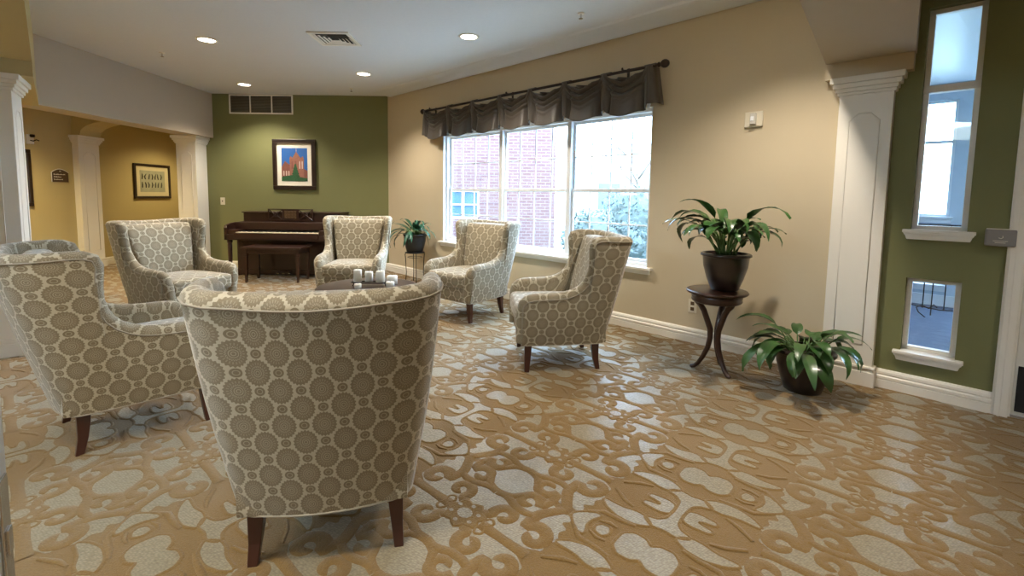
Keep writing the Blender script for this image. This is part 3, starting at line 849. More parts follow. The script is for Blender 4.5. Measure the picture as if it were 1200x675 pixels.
quadp([(-.075,.135),(-.075,.50),(-.06,.53),(-.03,.50),(0,.55),(.03,.60),(.06,.555),(.10,.50),(.135,.53),(.15,.49),(.15,.135)], 1, .002)
quadp([(.15,.135),(.15,.33),(.205,.30),(.205,.135)], 2, .001)
quadp([(.028,.60),(.036,.60),(.034,.655),(.030,.655)], 4, .003)
for x in (-.045,.015,.075,.115): quadp([(x,.33),(x+.018,.33),(x+.018,.44),(x+.009,.455),(x,.44)], 4 if x > .05 else 2, .003)
for x in (-.18,-.14,-.10): quadp([(x,.22),(x+.02,.22),(x+.02,.29),(x+.01,.30),(x,.29)], 4, .003)
quadp([(-.205,.135),(-.205,.20),(-.05,.23),(.02,.21),(.205,.18),(.205,.135)], 3, .0035)
tree = [(-.04,.15)]
for k in range(6): z = .17+k*.04; w = .085-k*.013; tree += [(.015-w,z),(.015-w*.6,z+.03)]
tree += [(.015,.415)]
for k in reversed(range(6)): z = .17+k*.04; w = .085-k*.013; tree += [(.015+w*.6,z+.03),(.015+w,z)]
tree += [(.07,.15)]
quadp(tree, 3, .004)
pic.build('print', [sky_m, br_m, sh_m, tr_m, st_m], fr)

gr = thing('return_air_grille', 'wide white return air grille of three louvred bays high on the green wall', 'vent', (-3.96, 7.532, 2.46))
frame_ring(-.50,.50,0,.30,.022,-.014,0).build('frame', M['white'], gr, bevel=.002)
for x_ in (-.178,.160): bxs('divider', gr, [(x_,x_+.018,-.013,0,.02,.28)], 'white', .002)
b = MB()
for k in range(13):
    z = .034+k*.0185
    for x0, x1 in ((-.478,-.178),(-.160,.160),(.178,.478)):
        b.add([(x0,-.012,z-.006),(x1,-.012,z-.006),(x1,-.004,z+.006),(x0,-.004,z+.006),(x0,-.012,z-.003),(x1,-.012,z-.003),(x1,-.004,z+.009),(x0,-.004,z+.009)], [(0,3,2,1),(4,5,6,7),(0,1,5,4),(1,2,6,5),(2,3,7,6),(3,0,4,7)])
b.build('louvres', M['slat'], gr)
MB().box(-.48,.48,-.003,-.001,.02,.28).build('back_plate', M['dark'], gr)
sw = thing('light_switch', 'small ivory light switch plate on the green wall left of the piano', 'switch', (-4.62, 7.532, 1.03))
MB().box(-.035,.035,-.006,0,0,.115).build('plate', M['plastic'], sw, bevel=.002); MB().box(-.006,.006,-.016,-.005,.046,.070).build('toggle', M['gold'], sw, bevel=.001)

# corridor: landscape picture, brown plaque, wall sconce and dark frame
fp = thing('framed_picture', 'wide dark framed print of small grey sketches on the ochre corridor wall', 'picture', (-6.70, 8.80, 1.09), PI/2)
frame_ring(-.44,.44,0,.63,.045,-.03,0).build('frame', M['frame'], fp, bevel=.004)
MB().box(-.40,.40,-.012,-.003,.04,.59).build('mat_board', pmat('cream_mat', (.62,.55,.36), .8), fp)
MB().box(-.30,.30,-.015,-.011,.12,.51).build('print', pmat('grey_green_print', (.33,.33,.24), .7, var=.25, vscale=8), fp)
b = MB(); rnd = random.Random(3)
for r in range(2):
    for k in range(7):
        x = -.25+k*.075+rnd.uniform(-.01,.01); z = .20+r*.15
        b.tube([(x,-.017,z),(x+rnd.uniform(-.02,.02),-.017,z+.05),(x+rnd.uniform(-.02,.03),-.017,z+.10)], [.008,.012,.005], 5)
b.build('sketch_marks', pmat('ink_marks', (.08,.08,.06), .7), fp)
sg = thing('wall_plaque', 'brown arch-topped direction plaque with three lines of light lettering on the yellow wall', 'sign', (-6.70, 7.0, 1.345), PI/2)
b = MB(); pts = [(-.125,0),(.125,0),(.125,.14)]+[(.125-.25*k/10, .14+.045*math.sin(PI*k/10)) for k in range(1,10)]+[(-.125,.14)]
b.prism_y(pts, -.018, 0); b.build('plaque', M['signbrown'], sg)
b = MB(); b.tube([(-.13,-.014,0),(-.13,-.014,.14)]+[(-.125+.25*k/10, -.014, .147+.045*math.sin(PI*k/10)) for k in range(1,10)]+[(.13,-.014,.14)], .006, 5)
b.build('edge_trim', M['mat'], sg)
b = MB()
for z, ws in ((.112,(.02,.15)),(.075,(.02,.085)),(.038,(.02,.11))):
    b.box(-.100,-.088,-.0195,-.018,z-.007,z+.009)
    x = -.078
    while x < -.078+ws[1]:
        w_ = rnd.uniform(.007,.012); b.box(x, x+w_, -.0195, -.018, z-.006, z+rnd.choice((.003,.003,.008))); x += w_+.004
b.box(-.012,.012,-.0195,-.018,.155,.165)
b.build('lettering', M['mat'], sg)
fd = thing('framed_picture', 'dark framed picture mostly hidden behind the big left column', 'picture', (-6.70, 6.18, 1.0), PI/2)
frame_ring(-.40,.40,0,.78,.05,-.03,0).build('frame', M['frame'], fd, bevel=.004); MB().box(-.36,.36,-.012,-.003,.04,.74).build('print', pmat('cream_print', (.6,.55,.4), .8), fd)
sc = thing('wall_sconce', 'small white bracket fitting on the yellow wall above the hidden picture', 'wall fitting', (-6.70, 6.60, 1.86), PI/2)
b = MB(); b.box(-.05,.05,-.02,0,0,.13); b.build('back_plate', M['white'], sc, bevel=.003)
b = MB(); b.tube([(0,-.02,.05),(.0,-.06,.04),(.02,-.08,.06),(.05,-.09,.05)], .008, 6); b.lathe([(.02,.09),(.03,.11),(.025,.13)], 0, -.05, 12); b.build('bracket', M['bronze'], sc)

# ================================================================ FITTINGS ON THE WINDOW WALL
def on_wall(name, label, cat, s, z, group=None): return thing(name, label, cat, wp(s,0,z), RZ, group)
al = on_wall('fire_alarm_strobe', 'white wall alarm with clear strobe lens high on the beige wall', 'alarm', 5.425, 1.80)
MB().box(-.065,.065,-.022,0,0,.115).build('back_plate', M['plastic'], al, bevel=.004)
MB().box(-.018,.022,-.055,-.02,.015,.10).build('strobe_lens', pmat('strobe_lens', (.62,.60,.56), .15), al, bevel=.006)
MB().box(-.012,.012,-.06,-.053,.04,.075).build('flash_tube', M['winwhite'], al, bevel=.004)
ol = on_wall('wall_outlet', 'ivory duplex outlet low on the beige wall behind the wooden plant stand', 'outlet', 5.01, .262)
MB().box(-.036,.036,-.006,0,0,.115).build('plate', M['plastic'], ol, bevel=.002)
b = MB(); b.box(-.016,.016,-.009,-.005,.018,.048); b.box(-.016,.016,-.009,-.005,.066,.096); b.build('socket_faces', M['gold'], ol, bevel=.002)
hb_ = on_wall('push_plate_switch', 'grey brushed metal push plate box beside the right hand door casing', 'switch', 6.803, .995)
MB().box(-.064,.064,-.052,0,0,.098).build('housing', M['greyplastic'], hb_, bevel=.008)
b = MB(); b.box(-.03,.03,-.0535,-.052,.030,.033); b.box(-.022,.022,-.0535,-.052,.020,.023); b.tube([(-.008,-.053,.05),(.002,-.053,.046),(.010,-.053,.052),(.008,-.053,.062)], .0018, 5)
b.build('marking', M['plastic'], hb_)
MB().box(-.060,.060,-.050,-.002,.0975,.101).build('top_cap', M['white'], hb_, bevel=.001)

# curtain rod and valance
rod = on_wall('curtain_rod', 'dark bronze curtain rod with ball finials above the big window', 'curtain rod', 2.9, 2.385)
b = MB(); b.tube([(-1.72,-.11,0),(1.76,-.11,0)], .014, 12); b.build('pole', M['bronze'], rod)
for sx, x in ((-1,-1.72),(1,1.76)):
    b = MB(); b.M = Matrix.Translation((x,-.11,0)) @ Matrix.Rotation(sx*PI/2,4,'Y')
    b.lathe([(.016,-.01),(.022,0),(.022,.008),(.014,.014),(.014,.02),(.026,.03),(.035,.045),(.037,.058),(.034,.073),(.022,.09),(.006,.097)], 0, 0, 16); b.build('finial', M['bronze'], rod)
for x in (-1.62,-.12,1.40):
    b = MB(); b.box(x-.012,x+.012,-.006,0,-.03,.05); b.tube([(x,-.004,.01),(x,-.06,.02),(x,-.11,.018)], .007, 6); b.lathe([(.006,.014),(.01,.022),(.008,.034),(.003,.038)], x, -.11, 8); b.build('rod_bracket', M['bronze'], rod)
va = on_wall('window_valance', 'grey brown swagged satin valance with white lined pleats over the window', 'valance', 0, 2.385)
tabs = [1.20,1.74,2.23,2.71,3.185,3.66,4.13,4.585]     # tab centres along the wall
b = MB(); nz = 30; rows = []; 
XS = []
for k in range(len(tabs)-1):
    for j in range(24): XS.append((k, j/24))
XS.append((len(tabs)-2, 1.0))
def vsurf(k, u, w):
    s = lerp(tabs[k], tabs[k+1], u); e = min(u,1-u)
    tabw = max(0, 1-e/.15)                     # 1 on the tab
    tabw = tabw*tabw*(3-2*tabw)
    sag = .040*(1-(2*u-1)**2)**.8*(1-tabw*.5)+.026*(1-tabw)
    ztop = -sag if tabw < .98 else 0
    ztop *= (1-tabw)
    zb = -.352-.055*math.sin(PI*u)**1.3+.018*tabw
    if u == 0 or u == 1: zb += .01
    z = lerp(ztop, zb, w)
    y = -.122-.030*tabw*(1-w*.25)-.05*math.sin(PI*u)*w**1.2
    # gathered catenary folds below the rod, fading downwards
    depth = (ztop-z); q = (depth)/.030 + 5.0*abs(u-.42)
    amp = .040*(1-tabw)*max(0,1-(depth+.16*abs(u-.42))/.23)*min(1,e/.10)
    y -= amp*(1+math.cos(2*PI*q*.55))
    # cone fold under each pleat
    y += .070*math.exp(-((e-.14)/.045)**2)*(w**.7)*(1-tabw)
    y -= .018*math.sin(PI*u*3.2+.6)*w*(1-tabw)
    s += .02*(w)*math.sin(2*PI*u)*-1
    return Vector((s, y, z))
for w in range(nz+1): rows.append([vsurf(k, u, w/nz) for k, u in XS])
b.grid(rows, 0)
sides = []
for sx, k, u in ((0,0,0.0),(1,len(tabs)-2,1.0)):      # returns to the wall and outer flare
    r2 = []
    for w in range(nz+1):
        p = vsurf(k, u, w/nz); x2 = p.x+(-.05 if sx == 0 else .055)*(0.4+w/nz); r2.append([p, Vector((x2, p.y+.01, p.z)), Vector((x2+(.005 if sx else -.005), -.008, p.z+.0))])
    b.grid(r2, 0)
# rod pockets around the pole at every tab
for s in tabs:
    rws = []
    for a in range(9):
        th = PI*a/8; rws.append([(s+x, -.11-.020*math.cos(th)-.002, .0+.020*math.sin(th)) for x in (-.055,-.03,0,.03,.055)])
    b.grid(rws, 0)
o = b.build('swags', M['valance'], va); md_ = o.modifiers.new('thick','SOLIDIFY'); md_.thickness = .003
for s in tabs[1:-1]: 
    b = MB(); b.add([(s-.035,-.100,-.352),(s+.035,-.112,-.345),(s+.028,-.095,-.375),(s-.022,-.090,-.372),(s,-.075,-.33)], [(0,1,2,3),(0,4,1),(1,4,2),(2,4,3),(3,4,0)]); b.build('lining_tip', M['lining'], va)
s = tabs[-1]; b = MB(); b.add([(s-.02,-.115,-.30),(s+.005,-.115,-.295),(s+.003,-.113,-.36),(s-.018,-.113,-.36),(s,-.08,-.32)], [(0,1,2,3),(0,4,1),(1,4,2),(2,4,3),(3,4,0)])
b.build('lining_tip', M['lining'], va)

# ================================================================ CEILING FITTINGS
M['lens'] = emat('warm_lamp_lens', (1,.90,.74), 14)
LT = [(-3.10,4.89,'downlight nearest the left header, warm and round'),(-3.84,6.86,'small warm downlight over the left end of the piano'),(-1.92,6.16,'warm downlight between the vent and the green wall'),(-.44,4.68,'warm downlight closest to the window')]
XT = [(1.42,2.72,'warm downlight over the right hand carpet, outside the view'),(2.9,.6,'unseen fill downlight added near the far right wall'),(-.9,.6,'unseen fill downlight added above the camera side'),(-2.6,2.9*0+.2,'unseen fill downlight added behind the left armchair'),(.9,-1.6,'unseen fill downlight added at the back of the lounge')]  # all but the first are added out of view as fill light
for i, (x, y, lab) in enumerate(LT+XT):
    t = thing('downlight', lab, 'ceiling light', (x, y, CEIL), 0, 'recessed downlights')
    b = MB(); b.lathe([(.100,0),(.098,-.006),(.078,-.008),(.074,-.001)], 0, 0, 28, cap0=False, cap1=False); b.build('trim_ring', M['white'], t)
    b = MB(); b.lathe([(.0,-.004),(.074,-.004)], 0, 0, 28, cap0=False, cap1=False); b.build('lens', M['lens'], t, smooth=False)
    l = bpy.data.lights.new('lamp', 'SPOT'); l.energy = SPOT_E[i]; l.color = (1,.89,.74); l.spot_size = math.radians(125); l.spot_blend = .7; l.shadow_soft_size = .07
    lo = bpy.data.objects.new('lamp', l); COL.objects.link(lo); lo.parent = t; lo.location = (0,0,-.02)
vt = thing('ceiling_vent', 'square white supply air diffuser with angled vanes in the ceiling', 'vent', (-1.775, 4.80, CEIL), math.radians(45*0))
frame_ring(-.01,.01,-.01,.01,.001,0,0)
b = MB()
b.box(-.20,.20,-.20,-.165,-.012,0); b.box(-.20,.20,.165,.20,-.012,0); b.box(-.20,-.165,-.165,.165,-.012,0); b.box(.165,.20,-.165,.165,-.012,0); b.build('frame', M['white'], vt, bevel=.002)
b = MB(); b.box(-.166,.166,-.166,.166,-.003,-.001); b.build('duct_opening', M['dark'], vt)
b = MB()
for k in range(4):
    r = .16-.035*k
    b.add([(-r,-r,-.010),(-.03,-r,-.010),(-.03,-r+.016,-.004),(-r+.016,-r+.016,-.004)], [(0,1,2,3)]); b.add([(-r,-r,-.010),(-r,r,-.010),(-r+.016,r-.016,-.004),(-r+.016,-r+.016,-.004)], [(3,2,1,0)])
    b.add([(r,-r*.2,-.010),(r,r,-.010),(r-.016,r-.016,-.004),(r-.016,-r*.2,-.004)], [(0,1,2,3)]); b.add([(-r,r,-.010),(r,r,-.010),(r-.016,r-.016,-.004),(-r+.016,r-.016,-.004)], [(3,2,1,0)])
b.build('vanes', M['white'], vt)
for x, y, lab in ((.55,4.06,'small sprinkler head in the ceiling above the window side'),(-2.37,7.02,'small sprinkler head in the ceiling close to the green wall'),(-3.90,5.36,'small sprinkler head in the ceiling near the left header')):
    t = thing('sprinkler_head', lab, 'sprinkler', (x, y, CEIL), 0, 'ceiling sprinklers')
    MB().lathe([(.03,0),(.028,-.006),(.012,-.008)], 0, 0, 16).build('escutcheon', M['white'], t)
    b = MB(); b.lathe([(.008,-.006),(.008,-.03),(.004,-.04),(.018,-.042),(.018,-.045)], 0, 0, 12); b.build('nozzle', M['chrome'], t)

# ================================================================ PLANTS AND STANDS
def leaf(b, base, az, L, w, rise, droop, dexp=1.3, clampf=None, n=9, fold=.25, wave=.0, mi=0, tw=0, petiole=.35, smb=None):
    """arching leaf on a stalk: starts at base, climbs then droops"""
    pts = []; p = Vector(base); el = rise; ds = L/(n+4)
    d = Vector((math.cos(az), math.sin(az), 0)); side = Vector((-d.y, d.x, 0))
    path = [p.copy()]
    for k in range(n+4):
        t = k/(n+3); e = el-droop*t**dexp
        p = p+(d*math.cos(e)+Vector((0,0,1))*math.sin(e))*ds; p = p+side*tw*ds*t; path.append(p.copy())
    if clampf: path = [clampf(q) for q in path]
    i0 = int(petiole*(n+4))
    if smb is not None and i0 > 0: smb.tube(path[:i0+1], [.0045]*(i0)+[.003], 5)
    pl_ = path[i0:]; m = len(pl_); rows = []
    for k, q in enumerate(pl_):
        t = k/(m-1); hw = w*.5*(math.sin(PI*min(1,t**.75*.97+.015)))**.8*(1-.25*t) if 0 < t < 1 else .001
        a = pl_[min(k+1,m-1)]-pl_[max(k-1,0)]; a.normalize(); nrm = side.cross(a).normalized()
        if nrm.z < 0: nrm = -nrm
        wv = wave*math.sin(t*11+az*3)*w
        rows.append([q+side*hw*x+nrm*(abs(x)*hw*fold+wv*x*.6) for x in (-1,-.5,0,.5,1)])
    b.grid(rows, mi, flip=True)
def plant(name, label, loc, n, Lr, wr, rz, pot_fn, leafmat, seed, rise=(.5,1.4), droop=(1.2,2.4), pet=.35, r0=.05, group=None, cons=None, wave=.12, dexp=1.3, dmax=None):
    t = thing(name, label, 'potted plant', loc, 0, group); pot_fn(t)
    def clampf(q):
        d = (q.x+loc[0]+q.y+loc[1])*S2-3.93+.13
        if dmax: d = max(d, (q.x+loc[0]+q.y+loc[1])*S2-3.93+dmax) if (q.x+loc[0]-q.y-loc[1]+1.974+7.532)*S2 > 5.8 else d
        if d > 0: q = q-Vector((S2,S2,0))*d*.999
        return q
    rn = random.Random(seed); b = MB(); sb = MB()
    for i in range(n):
        az = i*2.399+rn.uniform(-.3,.3); L = rn.uniform(*Lr); rs = rn.uniform(*rise)
        if cons: L *= cons(az)
        r = rn.uniform(.2,1)*r0
        leaf(b, (r*math.cos(az), r*math.sin(az), rz), az+rn.uniform(-.3,.3), L, rn.uniform(*wr), rs, rn.uniform(*droop), tw=rn.uniform(-.4,.4), fold=rn.uniform(.1,.35), wave=rn.uniform(0,wave), petiole=pet, smb=sb, dexp=dexp, clampf=clampf)
    b.build('leaves', M[leafmat], t); sb.build('stems', M['stem'], t)
    return t
def round_pot(R, rb, h, mat, lip=.012):
    def f(t):
        prof = [(rb*.9,0),(rb,.006),(rb+(R-rb)*.45,h*.33),(rb+(R-rb)*.80,h*.66),(R-.008,h*.90),(R-.004,h*.91),(R+lip*.6,h*.93),(R+lip*.6,h*.98),(R,h),(R-.018,h),(R-.024,h*.9)]
        MB().lathe(prof, 0, 0, 40, cap1=False).build('pot', M[mat], t)
        MB().lathe([(.0,h*.9-.0),(R-.022,h*.9)], 0, 0, 32, cap0=False, cap1=False).build('soil', M['soil'], t)
    return f
wall_avoid = lambda d: (lambda az: 1-.45*max(0, math.cos(az-PI/4)) if d else 1)
plant('potted_plant', 'leafy green plant in a brown ribbed bowl pot on the carpet by the white pilaster', (1.925,3.0,0), 44, (.30,.47), (.075,.105), .25, round_pot(.172,.108,.275,'pot'), 'leaf', 11, rise=(.35,1.35), droop=(1.5,2.7), pet=.42, r0=.09, dmax=.22, cons=lambda az: 1-.40*max(0,math.cos(az-PI/4)))
plant('potted_plant', 'tall leggy green plant in a brown pot on the round wooden stand', (1.515,3.30,.6015), 54, (.30,.60), (.07,.11), .245, round_pot(.160,.092,.262,'pot'), 'leaf', 24, rise=(.95,1.5), droop=(1.6,3.2), pet=.52, r0=.06, dexp=2.1, cons=lambda az: (1-.30*max(0,math.cos(az-PI/4))))
plant('potted_plant', 'glossy dark green plant in a charcoal pot on the thin iron stand in the corner', (-1.36,6.58,.432), 52, (.33,.52), (.042,.065), .24, round_pot(.160,.112,.255,'potblack',.004), 'leafteal', 5, rise=(.3,1.35), droop=(1.3,2.4), pet=.25, r0=.05, cons=lambda az: 1-.35*max(0,math.cos(az-PI/4)))

# round wooden stand with three sabre legs
ws = thing('plant_stand', 'dark wooden pedestal plant stand with round top and three curved legs', 'plant stand', (1.465,3.30,0))
ws.scale = (.92,.92,1.03)
MB().lathe([(.0,.555),(.195,.555),(.212,.560),(.222,.568),(.224,.574),(.220,.580),(.210,.583),(0,.583)], 0, 0, 48, cap0=False, cap1=False).build('round_top', M['wood'], ws)
MB().lathe([(.0,.498),(.165,.498),(.180,.505),(.184,.515),(.178,.524),(.184,.535),(.180,.556),(.0,.556)], 0, 0, 48, cap0=False, cap1=False).build('apron', M['wood'], ws)
for k, az in enumerate((-68, 148, 40)):
    a = math.radians(az); c, s_ = math.cos(a), math.sin(a)
    prof = [(.158,.500),(.150,.492),(.118,.470),(.088,.43),(.063,.37),(.034,.30),(.032,.24),(.046,.17),(.078,.10),(.112,.045),(.140,.020),(.160,.014),(.172,.017)]
    b = MB(); 
    hw = [.020,.022,.024,.024,.023,.022,.021,.021,.020,.020,.021,.020,.010]; ht = [.012,.016,.020,.022,.022,.022,.021,.020,.018,.016,.015,.013,.008]
    rws = []; pv = [Vector((r*c, r*s_, z)) for r, z in prof]; sd = Vector((-s_, c, 0))
    for i, q in enumerate(pv):
        tn = (pv[min(i+1,len(pv)-1)]-pv[max(i-1,0)]).normalized(); nn = sd.cross(tn).normalized()
        rws.append([q+sd*hw[i]*math.cos(th)+nn*ht[i]*math.sin(th) for th in [2*PI*j/10 for j in range(11)]])
    b.grid(rws, 0); b.add([rws[-1][j] for j in range(10)], [tuple(range(10))]); b.add([rws[0][j] for j in range(10)], [tuple(range(10))[::-1]])
    b.build('leg', M['wood'], ws)
# thin iron stand
ist = thing('plant_stand', 'thin black wrought iron plant stand with straight legs in the corner', 'plant stand', (-1.36,6.58,0))
b = MB(); b.lathe([(0,.420),(.135,.420),(.138,.426),(.135,.431),(0,.431)], 0, 0, 28, cap0=False, cap1=False); b.build('top_plate', M['black'], ist)
b = MB(); b.tube([(.10*math.cos(k*PI/12),.10*math.sin(k*PI/12),.36) for k in range(24)], .004, 6, closed=True); b.build('ring', M['black'], ist)
for k in range(4):
    a = k*PI/2+.35; c, s_ = math.cos(a), math.sin(a)
    b = MB(); b.tube([(.125*c,.125*s_,.425),(.135*c,.135*s_,.40),(.128*c,.128*s_,.34),(.118*c,.118*s_,.15),(.130*c,.130*s_,.0)], .006, 7); b.build('leg', M['black'], ist)

# ================================================================ COFFEE TABLE AND CANDLES
ct = thing('coffee_table', 'low round wooden coffee table in the middle of the chairs', 'table', (-1.24, 4.02, 0))
MB().lathe([(0,.415),(.40,.415),(.42,.425),(.425,.437),(.42,.445),(.40,.449),(0,.450)], 0, 0, 56, cap0=False, cap1=False).build('table_top', M['pianowood'], ct)
MB().lathe([(.0,.36),(.30,.36),(.31,.415),(0,.415)], 0, 0, 40, cap0=False, cap1=False).build('apron', M['wood'], ct)
for k in range(4):
    a = k*PI/2+.6; b = MB(); b.tube([(.27*math.cos(a),.27*math.sin(a),.40),(.27*math.cos(a),.27*math.sin(a),.22),(.31*math.cos(a),.31*math.sin(a),.0)], [.026,.022,.014], 8); b.build('leg', M['wood'], ct)
tr = thing('candle_tray', 'black scrolled wire candle tray on the coffee table', 'tray', (-1.215, 4.02, .450))
b = MB(); b.tube([(.17*math.cos(k*PI/12),.055*math.sin(k*PI/12),.03) for k in range(24)], .004, 6, closed=True); b.tube([(-.15,0,.03),(.15,0,.03)], .004, 6); b.build('wire_rim', M['black'], tr)
for x, y in ((-.13,-.03),(.13,-.03),(-.13,.03),(.13,.03)):
    b = MB(); b.tube([(x,y,.03),(x*1.06,y*1.1,.015),(x*1.1,y*1.2,.004)], .004, 6); b.build('foot', M['black'], tr)
def candle(x, y, z, r, h, lab):
    t = thing('pillar_candle', lab, 'candle', (x,y,z), 0, 'candles on the coffee table')
    MB().lathe([(r,0),(r,h*.97),(r*.93,h),(r*.55,h*.985),(0,h*.96)], 0, 0, 24, cap1=False).build('wax', M['wax'], t)
    b = MB(); b.tube([(0,0,h*.95),(.001,0,h+.012)], .0015, 5); b.build('wick', M['black'], t)
candle(-1.325,4.02,.4845,.034,.105,'cream pillar candle on the wire tray, left one')
candle(-1.235,4.045,.4845,.034,.085,'tall cream pillar candle at the centre of the wire tray')
candle(-1.130,4.02,.4845,.038,.095,'thick cream pillar candle at the right of the wire tray')
candle(-1.055,4.13,.450,.045,.072,'short wide white candle standing beside the tray')
candle(-1.035,3.98,.450,.036,.045,'lowest white candle at the right edge of the coffee table')
candle(-1.285,3.90,.450,.028,.040,'small votive candle in front of the wire tray')

# ================================================================ SIDE LOBBY SEEN THROUGH THE NARROW WINDOWS
b = MB(); b.M = WALLM; b.box(5.0, 9.0, .16, 3.62, -.08, 0.0)
struct(b.build('floor_lobby', M['bluecarpet']))
b = MB(); b.M = WALLM; b.box(5.0, 9.0, .16, 3.76, 2.62, 2.7); struct(b.build('ceiling_lobby', M['winwhite']))
H1, H2, H_FILL = (6.10,6.44,1.065,2.43), (6.10,6.44,.25,.757), (6.9,8.6,.4,2.3)  # the last is an unseen window, enlarged to let more daylight into the lobby
wall_boxes('wall_lobby_outer', M['daytintwall'], 5.0, 9.0, [H1,H2,H_FILL], z1=2.62, th=.14, d0=3.62)
b = MB(); b.M = WALLM; b.box(5.0, 5.12, .16, 3.62, 0, 2.62); struct(b.build('wall_lobby_left', M['daytintwall']))
b = MB(); b.M = WALLM; b.box(8.88, 9.0, .16, 3.62, 0, 2.62); struct(b.build('wall_lobby_right', M['daytintwall']))
for n, (a, c, q0, q1) in ((4,H1),(5,H2),(6,H_FILL)):
    w = bpy.data.objects.new('window_%d' % n, None); COL.objects.link(w); w.location = CORNER; w.rotation_euler = (0,0,RZ); struct(w)
    b = MB(); t = .03; b.box(a,a+t,3.65,3.70,q0,q1); b.box(c-t,c,3.65,3.70,q0,q1); b.box(a,c,3.65,3.70,q0,q0+t); b.box(a,c,3.65,3.70,q1-t,q1)
    if q1-q0 > 1: b.box(a,c,3.65,3.70,1.93,1.965)
    b.build('window_frame', M['winwhite'], w, bevel=.002)
    b = MB(); b.box(a+t,c-t,3.67,3.675,q0+t,q1-t); b.build('window_glass', M['glass'], w)
    b = MB(); b.box(a-.04,c+.04,3.57,3.66,q0-.02,q0+.003); b.box(a-.025,c+.025,3.59,3.62,q0-.075,q0-.02); b.build('window_sill', M['winwhite'], w, bevel=.003)
b = MB(); b.M = WALLM; b.box(5.12,8.88,3.6,3.62,0,.13); struct(b.build('baseboard_lobby', M['winwhite']))
rk = thing('iron_rack', 'thin black wrought iron rack of upright rods in the lobby behind the low window', 'rack', wp(6.36,2.75,0), RZ)
b = MB()
for k in range(6):
    x = -.26+k*.10+(.03 if k == 2 else 0); b.tube([(x,.0,.03 if k == 3 else .10),(x,0,1.0)], .006, 6)
b.build('upright_rods', M['black'], rk)
b = MB(); b.tube([(-.33,0,1.0),(.33,0,1.0)], .008, 6); b.tube([(-.33,0,.14),(-.1,0,.12),(.1,0,.10),(.33,0,.12)], .006, 6); b.tube([(-.33,.0,.97),(-.33,0,.0)], .008, 6); b.tube([(.33,0,.97),(.33,0,.0)], .008, 6)
b.tube([(0,0,.0),(-.06,0,.05),(-.08,0,.10),(-.03,0,.13),(.02,0,.10),(.06,0,.15),(.09,0,.12)], .006, 6); b.build('scroll_rail', M['black'], rk)

# ================================================================ OUTSIDE THE MAIN WINDOW
g = MB(); g.add([(-16,3,-.25),(30,-8,-.25),(34,34,-.25),(-16,34,-.25)], [(0,1,2,3)]); struct(g.build('ground_outside', M['grass']))
pv = MB(); pv.prism([(-1.2,9.2),(6.5,1.5),(8.5,3.5),(.8,11.2)], -.248, -.22); struct(pv.build('bounce_paving', M['concrete']))  # pale paving added to bounce daylight up to the ceiling
bb = thing('brick_building', 'pale red brick building with a small dark window outside, left part of the view', 'building', (-1.2,13.2,-.25))
def uvbox(b, x0, x1, y0, y1, z0, z1):
    for q, uvq in (([(x0,y0,z0),(x1,y0,z0),(x1,y0,z1),(x0,y0,z1)], [(x0+40,z0),(x1+40,z0),(x1+40,z1),(x0+40,z1)]), ([(x1,y0,z0),(x1,y1,z0),(x1,y1,z1),(x1,y0,z1)], [(y0,z0),(y1,z0),(y1,z1),(y0,z1)]),
                   ([(x0,y1,z0),(x0,y0,z0),(x0,y0,z1),(x0,y1,z1)], [(y1,z0),(y0,z0),(y0,z1),(y1,z1)]), ([(x0,y0,z1),(x1,y0,z1),(x1,y1,z1),(x0,y1,z1)], [(x0,y0),(x1,y0),(x1,y1),(x0,y1)]), ([(x1,y1,z0),(x0,y1,z0),(x0,y1,z1),(x1,y1,z1)], [(x1,z0),(x0,z0),(x0,z1),(x1,z1)])):
        b.add(q, [(0,1,2,3)], 0, [uvq])
b = MB(); uvbox(b, -5.0, -.62, 0, 4, 0, 5.2); uvbox(b, .28, 2.40, 0, 4, 0, 5.2); uvbox(b, -.62, .28, 0, 4, 0, .62+.2); uvbox(b, -.62, .28, 0, 4, 1.62, 5.2); uvbox(b, -.62,.28,.2,4,.8,1.7)
b.build('brick_wall', M['brick'], bb)
wd = MB().box(-.60,.26,.10,.14,.83,1.61).build('window_pane', M['bluepane'], bb)
b = MB(); b.box(-.62,-.57,.04,.14,.82,1.62); b.box(.23,.28,.04,.14,.82,1.62); b.box(-.62,.28,.04,.14,.82,.87); b.box(-.62,.28,.04,.14,1.57,1.62); b.box(-.19,-.15,.04,.14,.82,1.62); b.box(-.62,.28,.05,.12,1.20,1.23)
b.build('window_frame', M['winwhite'], bb)
b = MB(); b.box(-5.05,2.45,-.05,4.05,5.2,5.35); b.build('coping', M['concrete'], bb)
